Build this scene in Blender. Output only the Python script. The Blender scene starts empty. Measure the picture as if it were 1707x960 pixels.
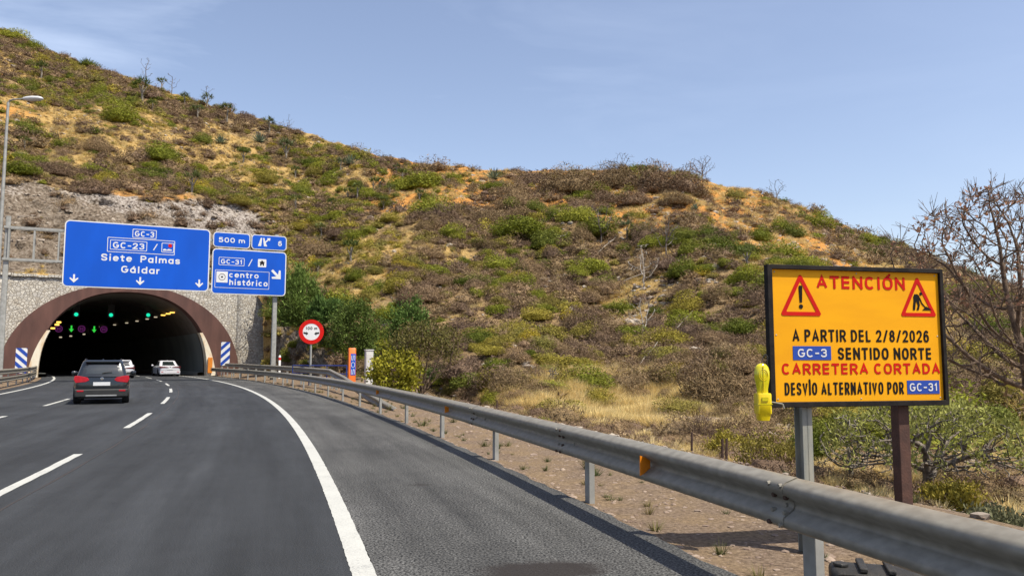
import bpy, bmesh, math, random
import numpy as np
from mathutils import Vector, Matrix

R = math.radians
SC = bpy.context.scene
COL = SC.collection
random.seed(7)
RNG = np.random.default_rng(11)

# ------------------------------------------------------------------ camera, sky, sun, exposure
EYE = 1.5
FPX = 1300.0
PITCH = math.atan(120.0 / FPX)
cam_data = bpy.data.cameras.new('camera')
cam = bpy.data.objects.new('camera', cam_data)
COL.objects.link(cam)
cam.location = (0, 0, EYE)
cam.rotation_euler = (math.pi / 2 + PITCH, 0, 0)
cam_data.sensor_width = 36.0
cam_data.lens = 36.0 * FPX / 1707.0
cam_data.clip_end = 8000
cam_data.clip_start = 0.05
SC.camera = cam

SUN_DIR = Vector((0.42, -0.25, 0.88)).normalized()
sun_data = bpy.data.lights.new('sun', 'SUN')
sun_data.energy = 5.0
sun_data.angle = R(0.53)
sun_data.color = (1.0, 0.93, 0.79)
sun = bpy.data.objects.new('sun', sun_data)
COL.objects.link(sun)
sun.rotation_euler = (-SUN_DIR).to_track_quat('-Z', 'Y').to_euler()

world = bpy.data.worlds.new('World')
SC.world = world
world.use_nodes = True
wn = world.node_tree
wn.nodes.clear()
w_out = wn.nodes.new('ShaderNodeOutputWorld')
w_bg = wn.nodes.new('ShaderNodeBackground')
w_sky = wn.nodes.new('ShaderNodeTexSky')
w_sky.sky_type = 'NISHITA'
w_sky.sun_disc = False
w_sky.sun_elevation = math.asin(SUN_DIR.z)
w_sky.sun_rotation = math.atan2(SUN_DIR.x, SUN_DIR.y)
w_sky.air_density = 1.0
w_sky.dust_density = 1.3
w_sky.ozone_density = 2.0
w_bg.inputs['Strength'].default_value = 0.125
# thin high cirrus mixed into the sky by direction
w_tc = wn.nodes.new('ShaderNodeTexCoord')
w_map = wn.nodes.new('ShaderNodeMapping')
w_map.inputs['Rotation'].default_value = (0.25, 0.35, 0.5)
w_map.inputs['Scale'].default_value = (1.6, 2.2, 7.0)
w_noise = wn.nodes.new('ShaderNodeTexNoise')
w_noise.inputs['Scale'].default_value = 1.5
w_noise.inputs['Detail'].default_value = 7
w_noise.inputs['Roughness'].default_value = 0.55
w_noise.inputs['Distortion'].default_value = 0.5
w_ramp = wn.nodes.new('ShaderNodeMapRange')
w_ramp.inputs['From Min'].default_value = 0.45
w_ramp.inputs['From Max'].default_value = 0.85
w_ramp.inputs['To Max'].default_value = 0.40
w_sep = wn.nodes.new('ShaderNodeSeparateXYZ')
w_side = wn.nodes.new('ShaderNodeMapRange')          # the cirrus lies to the north-west only
w_side.inputs['From Min'].default_value = 0.35
w_side.inputs['From Max'].default_value = -0.45
w_side.inputs['To Min'].default_value = 0.12
w_mul = wn.nodes.new('ShaderNodeMath'); w_mul.operation = 'MULTIPLY'
w_mix = wn.nodes.new('ShaderNodeMixRGB')
w_tint = wn.nodes.new('ShaderNodeMixRGB'); w_tint.blend_type = 'MULTIPLY'
w_tint.inputs[0].default_value = 1.0
w_tint.inputs[2].default_value = (1.04, 0.99, 1.0, 1)
w_mix.inputs[2].default_value = (6.8, 7.6, 9.0, 1)
L = wn.links.new
L(w_tc.outputs['Generated'], w_map.inputs['Vector'])
L(w_map.outputs['Vector'], w_noise.inputs['Vector'])
L(w_noise.outputs['Fac'], w_ramp.inputs['Value'])
L(w_tc.outputs['Generated'], w_sep.inputs['Vector'])
L(w_sep.outputs['X'], w_side.inputs['Value'])
L(w_ramp.outputs['Result'], w_mul.inputs[0])
L(w_side.outputs['Result'], w_mul.inputs[1])
L(w_mul.outputs['Value'], w_mix.inputs[0])
w_hs = wn.nodes.new('ShaderNodeHueSaturation'); w_hs.inputs['Saturation'].default_value = 0.88
L(w_sky.outputs['Color'], w_hs.inputs['Color'])
L(w_hs.outputs['Color'], w_tint.inputs[1])
L(w_tint.outputs['Color'], w_mix.inputs[1])
L(w_mix.outputs['Color'], w_bg.inputs['Color'])
L(w_bg.outputs['Background'], w_out.inputs['Surface'])

SC.view_settings.view_transform = 'Standard'
SC.view_settings.look = 'None'
SC.view_settings.exposure = 0.60
SC.view_settings.gamma = 1.0
SC.view_settings.use_curve_mapping = False
SC.render.engine = 'CYCLES'
SC.cycles.max_bounces = 5
SC.cycles.use_denoising = True

# ------------------------------------------------------------------ small helpers
CP, SP = math.cos(PITCH), math.sin(PITCH)


def at(px, py, Y):
    """world point seen at photo position px, py at depth Y"""
    v = (480.0 - py) / FPX
    k = Y / (CP - SP * v)
    return Vector(((px - 853.5) / FPX * k, Y, EYE + (SP + CP * v) * k))


def tag(o, label=None, cat=None, group=None, kind=None):
    if label: o['label'] = label
    if cat: o['category'] = cat
    if group: o['group'] = group
    if kind: o['kind'] = kind
    return o


def empty(name, loc=(0, 0, 0), rz=0.0, label=None, cat=None, group=None):
    o = bpy.data.objects.new(name, None)
    COL.objects.link(o)
    o.location = loc
    o.rotation_euler = (0, 0, rz)
    o.empty_display_size = 0.3
    return tag(o, label, cat, group)


def link_mesh(name, me, mat=None, parent=None):
    if mat is not None and not me.materials:
        me.materials.append(mat)
    o = bpy.data.objects.new(name, me)
    COL.objects.link(o)
    if parent is not None:
        o.parent = parent
    return o


def np_mesh(name, verts, faces, mat=None, smooth=False, attrs=None):
    """faces: (n,3) or (n,4) array"""
    verts = np.asarray(verts, dtype=np.float32)
    faces = np.asarray(faces, dtype=np.int32)
    me = bpy.data.meshes.new(name)
    me.vertices.add(len(verts))
    me.vertices.foreach_set('co', verts.ravel())
    n, k = faces.shape
    me.loops.add(n * k)
    me.loops.foreach_set('vertex_index', faces.ravel())
    me.polygons.add(n)
    me.polygons.foreach_set('loop_start', np.arange(0, n * k, k, dtype=np.int32))
    me.polygons.foreach_set('loop_total', np.full(n, k, dtype=np.int32))
    me.polygons.foreach_set('use_smooth', np.full(n, bool(smooth)))
    if attrs:
        for a, val in attrs.items():
            at_ = me.attributes.new(a, 'FLOAT', 'POINT')
            at_.data.foreach_set('value', np.asarray(val, dtype=np.float32))
    me.update()
    me.validate()
    if mat: me.materials.append(mat)
    return me


class MB:
    """collects simple shapes into one mesh"""
    def __init__(self):
        self.v, self.f = [], []

    def add(self, vs, fs):
        b = len(self.v)
        self.v += [tuple(p) for p in vs]
        self.f += [tuple(i + b for i in f) for f in fs]
        return self

    def box(self, c, s, rot=None):
        x, y, z = [d / 2 for d in s]
        vs = [Vector(p) for p in ((-x, -y, -z), (x, -y, -z), (x, y, -z), (-x, y, -z), (-x, -y, z), (x, -y, z), (x, y, z), (-x, y, z))]
        if rot is not None: vs = [rot @ p for p in vs]
        c = Vector(c)
        return self.add([p + c for p in vs], [(3, 2, 1, 0), (4, 5, 6, 7), (0, 1, 5, 4), (1, 2, 6, 5), (2, 3, 7, 6), (3, 0, 4, 7)])

    def prism(self, pts, y0, y1):
        """outline in x,z (anticlockwise seen from -y), from y0 (front) to y1"""
        n = len(pts)
        vs = [(x, y0, z) for x, z in pts] + [(x, y1, z) for x, z in pts]
        fs = [tuple(range(n)), tuple(range(2 * n - 1, n - 1, -1))]
        fs += [(i, i + n, (i + 1) % n + n, (i + 1) % n) for i in range(n)]
        return self.add(vs, fs)

    def ring(self, outer, inner, y0, y1):
        n = len(outer)
        vs = [(x, y0, z) for x, z in outer] + [(x, y0, z) for x, z in inner] + [(x, y1, z) for x, z in outer] + [(x, y1, z) for x, z in inner]
        fs = []
        for i in range(n):
            j = (i + 1) % n
            fs += [(i, j, n + j, n + i), (2 * n + i, 3 * n + i, 3 * n + j, 2 * n + j), (i, 2 * n + i, 2 * n + j, j), (n + i, n + j, 3 * n + j, 3 * n + i)]
        return self.add(vs, fs)

    def tube(self, p0, p1, r0, r1=None, n=8, cap=True):
        r1 = r0 if r1 is None else r1
        p0, p1 = Vector(p0), Vector(p1)
        d = (p1 - p0)
        if d.length < 1e-6: return self
        q = d.to_track_quat('Z', 'Y')
        vs, fs = [], []
        for p, r in ((p0, r0), (p1, r1)):
            for k in range(n):
                a = 2 * math.pi * k / n
                vs.append(p + q @ Vector((r * math.cos(a), r * math.sin(a), 0)))
        fs = [(k, (k + 1) % n, n + (k + 1) % n, n + k) for k in range(n)]
        if cap: fs += [tuple(range(n - 1, -1, -1)), tuple(range(n, 2 * n))]
        return self.add(vs, fs)

    def path(self, pts, r, n=8):
        for a, b in zip(pts[:-1], pts[1:]): self.tube(a, b, r, r, n)
        return self

    def lathe(self, prof, n=16, c=(0, 0, 0)):
        """prof: (radius, z) from bottom to top"""
        vs, fs = [], []
        for r, z in prof:
            for k in range(n):
                a = 2 * math.pi * k / n
                vs.append((c[0] + r * math.cos(a), c[1] + r * math.sin(a), c[2] + z))
        for i in range(len(prof) - 1):
            for k in range(n):
                fs.append((i * n + k, i * n + (k + 1) % n, (i + 1) * n + (k + 1) % n, (i + 1) * n + k))
        fs += [tuple(range(n - 1, -1, -1)), tuple(range((len(prof) - 1) * n, len(prof) * n))]
        return self.add(vs, fs)

    def loft(self, rings, cap=True, closed=True):
        n = len(rings[0])
        vs, fs = [p for r in rings for p in r], []
        for i in range(len(rings) - 1):
            for k in range(n if closed else n - 1):
                fs.append((i * n + k, i * n + (k + 1) % n, (i + 1) * n + (k + 1) % n, (i + 1) * n + k))
        if cap and closed: fs += [tuple(range(n - 1, -1, -1)), tuple(range((len(rings) - 1) * n, len(rings) * n))]
        return self.add(vs, fs)

    def build(self, name, mat, parent=None, smooth=False, bevel=0.0, fix=True, angle=40):
        me = bpy.data.meshes.new(name)
        me.from_pydata([tuple(p) for p in self.v], [], self.f)
        if fix:
            bm = bmesh.new(); bm.from_mesh(me)
            bmesh.ops.recalc_face_normals(bm, faces=bm.faces)
            bm.to_mesh(me); bm.free()
        me.update()
        if smooth:
            me.polygons.foreach_set('use_smooth', [True] * len(me.polygons))
            me.set_sharp_from_angle(angle=R(angle))
        o = link_mesh(name, me, mat, parent)
        if bevel:
            b = o.modifiers.new('bevel', 'BEVEL'); b.width = bevel; b.segments = 2; b.limit_method = 'ANGLE'
        return o


def rrect(w, h, r, n=5, cx=0.0, cz=0.0):
    pts = []
    for qx, qz, a0 in ((1, -1, -90), (1, 1, 0), (-1, 1, 90), (-1, -1, 180)):
        for k in range(n + 1):
            a = R(a0 + 90.0 * k / n)
            pts.append((cx + qx * (w / 2 - r) + r * math.cos(a), cz + qz * (h / 2 - r) + r * math.sin(a)))
    return pts


def circle_pts(cx, cz, r, n=32, a0=0.0, a1=360.0):
    full = abs(a1 - a0) >= 360
    m = n if full else n + 1
    return [(cx + r * math.cos(R(a0 + (a1 - a0) * k / n)), cz + r * math.sin(R(a0 + (a1 - a0) * k / n))) for k in range(m)]


def _arc(cx, cz, rx, rz, a0, a1, n=14, e=1.0):
    out = []
    for k in range(n + 1):
        a = R(a0 + (a1 - a0) * k / n); c, q = math.cos(a), math.sin(a)
        out.append((cx + rx * math.copysign(abs(c) ** e, c), cz + rz * math.copysign(abs(q) ** e, q)))
    return out


def _spl(p, n=5):
    out = []
    for i in range(len(p) - 1):
        p0, p1, p2, p3 = p[max(i - 1, 0)], p[i], p[i + 1], p[min(i + 2, len(p) - 1)]
        for k in range(n):
            t = k / n
            out.append(tuple(.5 * (2 * p1[j] + (p2[j] - p0[j]) * t + (2 * p0[j] - 5 * p1[j] + 4 * p2[j] - p3[j]) * t * t + (3 * p1[j] - p0[j] - 3 * p2[j] + p3[j]) * t ** 3) for j in (0, 1)))
    return out + [p[-1]]


_S = [(1, .80), (.86, .95), (.5, 1), (.14, .95), (0, .76), (.12, .59), (.5, .5), (.88, .41), (1, .24), (.86, .05), (.5, 0), (.14, .05), (0, .20)]
_Pb = [(0, 1), (.55, 1)] + _arc(.55, .73, .45, .27, 90, -90) + [(0, .46)]
_lo = .68
_bowl = _arc(.5, _lo / 2, .5, _lo / 2, 0, 360, 22, .85)
_archn = [(0, .42)] + _arc(.5, .42, .5, _lo - .42, 180, 0, 10, .8) + [(1, 0)]
GLYPH = {            # width, strokes in a unit box (capital height 1)
    'A': (.74, [[(0, 0), (.5, 1), (1, 0)], [(.16, .30), (.84, .30)]]),
    'C': (.68, [_arc(.5, .5, .5, .5, 48, 312, 22, .82)]),
    'D': (.68, [[(0, 0), (0, 1)], [(0, 1), (.42, 1)] + _arc(.42, .5, .58, .5, 90, -90) + [(0, 0)]]),
    'E': (.58, [[(1, 1), (0, 1), (0, 0), (1, 0)], [(0, .52), (.88, .52)]]),
    'G': (.72, [_arc(.5, .5, .5, .5, 48, 345, 24, .82) + [(1, .46), (.58, .46)]]),
    'I': (.16, [[(.5, 0), (.5, 1)]]),
    'L': (.56, [[(0, 1), (0, 0), (1, 0)]]),
    'N': (.70, [[(0, 0), (0, 1)], [(0, 1), (1, 0)], [(1, 0), (1, 1)]]),
    'O': (.72, [_arc(.5, .5, .5, .5, 0, 360, 28, .82)]),
    'P': (.62, [[(0, 0), (0, 1)], _Pb]),
    'R': (.66, [[(0, 0), (0, 1)], _Pb, [(.5, .46), (1, 0)]]),
    'S': (.62, [_spl(_S)]),
    'T': (.64, [[(0, 1), (1, 1)], [(.5, 1), (.5, 0)]]),
    'V': (.70, [[(0, 1), (.5, 0), (1, 1)]]),
    '0': (.60, [_arc(.5, .5, .5, .5, 0, 360, 28, .82)]),
    '1': (.34, [[(0, .76), (.7, 1), (.7, 0)]]),
    '2': (.60, [_spl([(0, .76), (.14, .94), (.5, 1), (.86, .94), (1, .74), (.86, .52), (.45, .26), (0, 0)]), [(0, 0), (1, 0)]]),
    '3': (.60, [_spl([(0, .86), (.2, .97), (.5, 1), (.84, .95), (.97, .76), (.84, .58), (.45, .53)]), _spl([(.45, .53), (.88, .46), (1, .27), (.86, .06), (.5, 0), (.18, .03), (0, .17)])]),
    '5': (.60, [[(.92, 1), (.14, 1), (.06, .55)], _spl([(.06, .55), (.3, .63), (.56, .64), (.9, .54), (1, .32), (.88, .07), (.5, 0), (.15, .04), (0, .16)])]),
    '6': (.60, [_spl([(.93, .86), (.75, .97), (.5, 1), (.2, .92), (.03, .62), (0, .32), (.14, .06), (.5, 0), (.86, .06), (1, .30), (.86, .54), (.5, .6), (.14, .52), (.02, .36)])]),
    '8': (.60, [_arc(.5, .76, .43, .24, 0, 360, 24), _arc(.5, .265, .5, .265, 0, 360, 24)]),
    '-': (.36, [[(0, .46), (1, .46)]]),
    '/': (.50, [[(0, 0), (1, 1)]]),
    'a': (.56, [_bowl, [(1, _lo), (1, 0)]]),
    'c': (.54, [_arc(.5, _lo / 2, .5, _lo / 2, 50, 310, 20, .85)]),
    'd': (.58, [_bowl, [(1, 1), (1, 0)]]),
    'e': (.58, [[(.04, .36), (1, .36)], _arc(.5, _lo / 2, .5, _lo / 2, 4, 318, 22, .85)]),
    'h': (.54, [[(0, 1), (0, 0)], _archn]),
    'i': (.16, [[(.5, 0), (.5, _lo - .03)], [(.5, 1.03), (.5, 1.05)]]),
    'l': (.16, [[(.5, 0), (.5, 1)]]),
    'm': (.88, [[(0, _lo), (0, 0)], [(x * .5, z) for x, z in _archn], [(.5 + x * .5, z) for x, z in _archn]]),
    'n': (.54, [[(0, _lo), (0, 0)], _archn]),
    'o': (.58, [_bowl]),
    'r': (.36, [[(0, _lo), (0, 0)], [(0, .38)] + _arc(.95, .38, .95, _lo - .38, 180, 95, 8)]),
    's': (.50, [_spl([(x, z * _lo) for x, z in _S])]),
    't': (.40, [[(.42, .98), (.42, .10), (.55, .0), (1, .0)], [(0, _lo), (1, _lo)]]),
}
for c_, b_, top in (('\u00d3', 'O', 1), ('\u00cd', 'I', 1), ('\u00e1', 'a', _lo), ('\u00f3', 'o', _lo)):
    x0_ = .5 if b_ != 'I' else .5
    GLYPH[c_] = (GLYPH[b_][0], GLYPH[b_][1] + [[(x0_ - .05, top + .12), (x0_ + (.25 if b_ != 'I' else 1.2), top + .32)]])


def text_part(s, mat, parent, cx, base, cap, width=None, bold=0.18, y=-0.004, name='lettering', spacing=.2):
    """stroke lettering in the x,z plane facing -y: centre cx, baseline z, capital height, total width; bold = stroke / height"""
    t = bold
    pen, items = 0.0, []
    for ch in s:
        if ch == ' ': pen += .42; continue
        w, st = GLYPH[ch]; w = w + t * .55
        items.append((pen, w, st)); pen += w + spacing
    total = pen - spacing
    kx = cap if width is None else width / total
    m = MB(); n_st = 0
    for x0, w, st in items:
        for pl in st:
            ins = t * cap / kx / 2
            pts = [Vector(((x0 + ins + px_ * (w - 2 * ins)) * kx, (t / 2 + pz_ * (1 - t)) * cap)) for px_, pz_ in pl]
            q = [pts[0]]
            for p in pts[1:]:
                if (p - q[-1]).length > 1e-5: q.append(p)
            closed = (q[0] - q[-1]).length < 1e-3
            if closed: q = q[:-1]
            h = t * cap / 2
            Lf, Rt = [], []
            n = len(q)
            for i in range(n):
                a = q[i - 1] if (i > 0 or closed) else None
                b = q[(i + 1) % n] if (i < n - 1 or closed) else None
                d1 = (q[i] - a).normalized() if a is not None else None
                d2 = (b - q[i]).normalized() if b is not None else None
                d = (d1 + d2) if d1 is not None and d2 is not None else (d1 or d2)
                if d.length < 1e-4: d = d1
                d = d.normalized(); nrm = Vector((-d.y, d.x))
                k = 1.0
                if d1 is not None and d2 is not None: k = min(2.2, 1 / max(.3, nrm.dot(Vector((-d1.y, d1.x)))))
                e = q[i]
                if d1 is None or d2 is None: e = q[i] + (d * h * (.999 if d1 is not None else -.999)) * (1 if n == 2 else .35)
                if n == 2: e = q[i] + d * h * (1 if d1 is not None else -1)
                Lf.append(e + nrm * h * k); Rt.append(e - nrm * h * k)
            yy = y - .00025 * (n_st % 4); n_st += 1
            vs = [(p.x - total * kx / 2 + cx, yy, p.y + base) for p in Lf] + [(p.x - total * kx / 2 + cx, yy, p.y + base) for p in Rt]
            fs = [(i, (i + 1) % n, n + (i + 1) % n, n + i) for i in range(n if closed else n - 1)]
            m.add(vs, fs)
    return m.build(name, mat, parent, fix=False)


# value noise -------------------------------------------------------
_perm = np.random.default_rng(3).random((256, 256))


def vnoise(x, y):
    xi, yi = np.floor(x).astype(int), np.floor(y).astype(int)
    fx, fy = x - xi, y - yi
    fx, fy = fx * fx * (3 - 2 * fx), fy * fy * (3 - 2 * fy)
    p = lambda a, b: _perm[a & 255, b & 255]
    return (p(xi, yi) * (1 - fx) + p(xi + 1, yi) * fx) * (1 - fy) + (p(xi, yi + 1) * (1 - fx) + p(xi + 1, yi + 1) * fx) * fy


def fbm(x, y, o=4, g=0.5):
    s, a, t = 0, 1.0, 0
    for k in range(o):
        s = s + a * vnoise(x * 2 ** k + 17.3 * k, y * 2 ** k + 5.1 * k); t += a; a *= g
    return s / t


# ------------------------------------------------------------------ materials
def new_mat(name):
    m = bpy.data.materials.new(name)
    m.use_nodes = True
    nt = m.node_tree
    b = nt.nodes['Principled BSDF']
    return m, nt, b


def pbr(name, c1, c2=None, scale=4.0, rough=0.6, metal=0.0, detail=6.0, bump=0.0, bump_scale=None, lo=0.35, hi=0.65, spec=0.5, emit=None, emit_s=0.0, stretch=(1, 1, 1), coat=0.0):
    m, nt, b = new_mat(name)
    b.inputs['Base Color'].default_value = (*c1, 1)
    b.inputs['Roughness'].default_value = rough
    b.inputs['Metallic'].default_value = metal
    b.inputs['Specular IOR Level'].default_value = spec
    b.inputs['Coat Weight'].default_value = coat
    tc = nt.nodes.new('ShaderNodeTexCoord')
    mp = nt.nodes.new('ShaderNodeMapping'); mp.inputs['Scale'].default_value = stretch
    nt.links.new(tc.outputs['Object'], mp.inputs['Vector'])
    if c2:
        n = nt.nodes.new('ShaderNodeTexNoise'); n.inputs['Scale'].default_value = scale; n.inputs['Detail'].default_value = detail
        nt.links.new(mp.outputs['Vector'], n.inputs['Vector'])
        r = nt.nodes.new('ShaderNodeValToRGB')
        r.color_ramp.elements[0].position = lo; r.color_ramp.elements[0].color = (*c1, 1)
        r.color_ramp.elements[1].position = hi; r.color_ramp.elements[1].color = (*c2, 1)
        nt.links.new(n.outputs['Fac'], r.inputs['Fac'])
        nt.links.new(r.outputs['Color'], b.inputs['Base Color'])
    if bump:
        n2 = nt.nodes.new('ShaderNodeTexNoise'); n2.inputs['Scale'].default_value = bump_scale or scale * 6; n2.inputs['Detail'].default_value = 5
        nt.links.new(mp.outputs['Vector'], n2.inputs['Vector'])
        bp = nt.nodes.new('ShaderNodeBump'); bp.inputs['Strength'].default_value = bump; bp.inputs['Distance'].default_value = 0.02
        nt.links.new(n2.outputs['Fac'], bp.inputs['Height'])
        nt.links.new(bp.outputs['Normal'], b.inputs['Normal'])
    if emit:
        b.inputs['Emission Color'].default_value = (*emit, 1)
        b.inputs['Emission Strength'].default_value = emit_s
    return m


def plant_mat(name, cols, rough=0.75, sub=0.25):
    """colour varies from plant to plant and from clump to clump"""
    m, nt, b = new_mat(name)
    oi = nt.nodes.new('ShaderNodeObjectInfo')
    an = nt.nodes.new('ShaderNodeAttribute'); an.attribute_name = 'plant'
    tc = nt.nodes.new('ShaderNodeTexCoord')
    no = nt.nodes.new('ShaderNodeTexNoise'); no.inputs['Scale'].default_value = 3.0; no.inputs['Detail'].default_value = 3
    geo = nt.nodes.new('ShaderNodeNewGeometry')
    add = nt.nodes.new('ShaderNodeMath'); add.operation = 'ADD'
    fr = nt.nodes.new('ShaderNodeMath'); fr.operation = 'FRACT'
    nt.links.new(oi.outputs['Random'], add.inputs[0]); nt.links.new(an.outputs['Fac'], add.inputs[1])
    nt.links.new(add.outputs[0], fr.inputs[0])
    nt.links.new(geo.outputs['Position'], no.inputs['Vector'])
    mx = nt.nodes.new('ShaderNodeMath'); mx.operation = 'MULTIPLY_ADD'; mx.inputs[1].default_value = 0.35; mx.inputs[2].default_value = -0.175
    nt.links.new(no.outputs['Fac'], mx.inputs[0])
    ad2 = nt.nodes.new('ShaderNodeMath'); ad2.operation = 'ADD'; ad2.use_clamp = True
    nt.links.new(fr.outputs[0], ad2.inputs[0]); nt.links.new(mx.outputs[0], ad2.inputs[1])
    r = nt.nodes.new('ShaderNodeValToRGB')
    els = r.color_ramp.elements
    els[0].position, els[0].color = 0.0, (*cols[0], 1)
    els[1].position, els[1].color = 1.0, (*cols[-1], 1)
    for i, c in enumerate(cols[1:-1]):
        e = els.new((i + 1) / (len(cols) - 1)); e.color = (*c, 1)
    nt.links.new(ad2.outputs[0], r.inputs['Fac'])
    # each leaf differs a little from the next
    hs = nt.nodes.new('ShaderNodeHueSaturation')
    wn_ = nt.nodes.new('ShaderNodeTexWhiteNoise'); wn_.noise_dimensions = '1D'
    nt.links.new(geo.outputs['Random Per Island'], wn_.inputs['W'])
    mr = nt.nodes.new('ShaderNodeMapRange'); mr.inputs['To Min'].default_value = 0.6; mr.inputs['To Max'].default_value = 1.4
    nt.links.new(wn_.outputs['Value'], mr.inputs['Value'])
    nt.links.new(mr.outputs['Result'], hs.inputs['Value'])
    nt.links.new(r.outputs['Color'], hs.inputs['Color'])
    nt.links.new(hs.outputs['Color'], b.inputs['Base Color'])
    b.inputs['Roughness'].default_value = rough
    b.inputs['Specular IOR Level'].default_value = 0.2
    if sub:
        tr = nt.nodes.new('ShaderNodeBsdfTranslucent')
        ms = nt.nodes.new('ShaderNodeMixShader'); ms.inputs[0].default_value = sub
        nt.links.new(hs.outputs['Color'], tr.inputs['Color'])
        nt.links.new(b.outputs[0], ms.inputs[1]); nt.links.new(tr.outputs[0], ms.inputs[2])
        nt.links.new(ms.outputs[0], nt.nodes['Material Output'].inputs['Surface'])
    return m


def asphalt_mat(name, dark, light, grain, patch=0.25, span=(.33, .7), stains=()):
    m, nt, b = new_mat(name)
    N, K = nt.nodes.new, nt.links.new
    tc = N('ShaderNodeTexCoord')
    big = N('ShaderNodeTexNoise'); big.inputs['Scale'].default_value = 0.35; big.inputs['Detail'].default_value = 5
    mid = N('ShaderNodeTexNoise'); mid.inputs['Scale'].default_value = 3.0; mid.inputs['Detail'].default_value = 4
    fine = N('ShaderNodeTexNoise'); fine.inputs['Scale'].default_value = grain; fine.inputs['Detail'].default_value = 3; fine.inputs['Roughness'].default_value = 0.7
    for n in (big, mid, fine): K(tc.outputs['Object'], n.inputs['Vector'])
    s = N('ShaderNodeMath'); s.operation = 'MULTIPLY_ADD'; s.inputs[1].default_value = 0.45; K(mid.outputs['Fac'], s.inputs[0]); K(big.outputs['Fac'], s.inputs[2])
    r1 = N('ShaderNodeMapRange'); r1.inputs['From Min'].default_value = 0.5; r1.inputs['From Max'].default_value = 0.95
    r1.inputs['To Min'].default_value = 1 - patch; r1.inputs['To Max'].default_value = 1 + patch
    K(s.outputs[0], r1.inputs['Value'])
    r2 = N('ShaderNodeValToRGB')
    r2.color_ramp.elements[0].position = span[0]; r2.color_ramp.elements[0].color = (*dark, 1)
    r2.color_ramp.elements[1].position = span[1]; r2.color_ramp.elements[1].color = (*light, 1)
    K(fine.outputs['Fac'], r2.inputs['Fac'])
    mu = N('ShaderNodeMixRGB'); mu.blend_type = 'MULTIPLY'; mu.inputs[0].default_value = 1
    K(r2.outputs['Color'], mu.inputs[1]); K(r1.outputs['Result'], mu.inputs[2])
    # polished wheel tracks run along each lane
    at_ = N('ShaderNodeAttribute'); at_.attribute_name = 'lateral'
    sn = N('ShaderNodeMath'); sn.operation = 'MULTIPLY'; sn.inputs[1].default_value = 2 * math.pi / 1.8; K(at_.outputs['Fac'], sn.inputs[0])
    cs = N('ShaderNodeMath'); cs.operation = 'COSINE'; K(sn.outputs[0], cs.inputs[0])
    wr = N('ShaderNodeMapRange'); wr.inputs['From Min'].default_value = -1; wr.inputs['To Min'].default_value = .86; wr.inputs['To Max'].default_value = 1.12; K(cs.outputs[0], wr.inputs['Value'])
    mw = N('ShaderNodeMixRGB'); mw.blend_type = 'MULTIPLY'; mw.inputs[0].default_value = 1; K(mu.outputs['Color'], mw.inputs[1]); K(wr.outputs['Result'], mw.inputs[2])
    # streaks of rubber and polish drawn out along the road
    al = N('ShaderNodeAttribute'); al.attribute_name = 'along'
    cx = N('ShaderNodeCombineXYZ'); K(at_.outputs['Fac'], cx.inputs['X'])
    sc = N('ShaderNodeMath'); sc.operation = 'MULTIPLY'; sc.inputs[1].default_value = .07; K(al.outputs['Fac'], sc.inputs[0]); K(sc.outputs[0], cx.inputs['Y'])
    ns = N('ShaderNodeTexNoise'); ns.inputs['Scale'].default_value = 2.6; ns.inputs['Detail'].default_value = 7; ns.inputs['Roughness'].default_value = .62; K(cx.outputs['Vector'], ns.inputs['Vector'])
    nr = N('ShaderNodeMapRange'); nr.inputs['From Min'].default_value = .3; nr.inputs['From Max'].default_value = .7; nr.inputs['To Min'].default_value = .62; nr.inputs['To Max'].default_value = 1.36; K(ns.outputs['Fac'], nr.inputs['Value'])
    m3 = N('ShaderNodeMixRGB'); m3.blend_type = 'MULTIPLY'; m3.inputs[0].default_value = 1; K(mw.outputs['Color'], m3.inputs[1]); K(nr.outputs['Result'], m3.inputs[2])
    # small dark spots of tar and dropped oil
    sp = N('ShaderNodeTexVoronoi'); sp.inputs['Scale'].default_value = 1.7; K(tc.outputs['Object'], sp.inputs['Vector'])
    sr = N('ShaderNodeMapRange'); sr.inputs['From Min'].default_value = .03; sr.inputs['From Max'].default_value = .07; sr.inputs['To Min'].default_value = .55; K(sp.outputs['Distance'], sr.inputs['Value'])
    m4 = N('ShaderNodeMixRGB'); m4.blend_type = 'MULTIPLY'; m4.inputs[0].default_value = .8; K(m3.outputs['Color'], m4.inputs[1]); K(sr.outputs['Result'], m4.inputs[2])
    col = m4.outputs['Color']
    if stains:                                  # spilt oil that has soaked into the surface
        wob = N('ShaderNodeTexNoise'); wob.inputs['Scale'].default_value = 4.5; wob.inputs['Detail'].default_value = 6; wob.inputs['Roughness'].default_value = .65
        K(tc.outputs['Object'], wob.inputs['Vector'])
        sh = N('ShaderNodeMixRGB'); sh.blend_type = 'LINEAR_LIGHT'; sh.inputs[0].default_value = .16
        K(tc.outputs['Object'], sh.inputs[1]); K(wob.outputs['Color'], sh.inputs[2])
        for sx_, sy_, ra, rb, ang, dens in stains:
            mp = N('ShaderNodeMapping'); mp.vector_type = 'TEXTURE'
            mp.inputs['Location'].default_value = (sx_, sy_, 0); mp.inputs['Rotation'].default_value = (0, 0, ang); mp.inputs['Scale'].default_value = (ra, rb, 100)
            K(sh.outputs['Color'], mp.inputs['Vector'])
            ln = N('ShaderNodeVectorMath'); ln.operation = 'LENGTH'; K(mp.outputs['Vector'], ln.inputs[0])
            mr = N('ShaderNodeMapRange'); mr.inputs['From Min'].default_value = 1.15; mr.inputs['From Max'].default_value = .72; mr.inputs['To Max'].default_value = dens
            K(ln.outputs['Value'], mr.inputs['Value'])
            mx = N('ShaderNodeMixRGB'); mx.inputs[2].default_value = (0.014, 0.010, 0.008, 1)
            K(mr.outputs['Result'], mx.inputs[0]); K(col, mx.inputs[1]); col = mx.outputs['Color']
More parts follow.
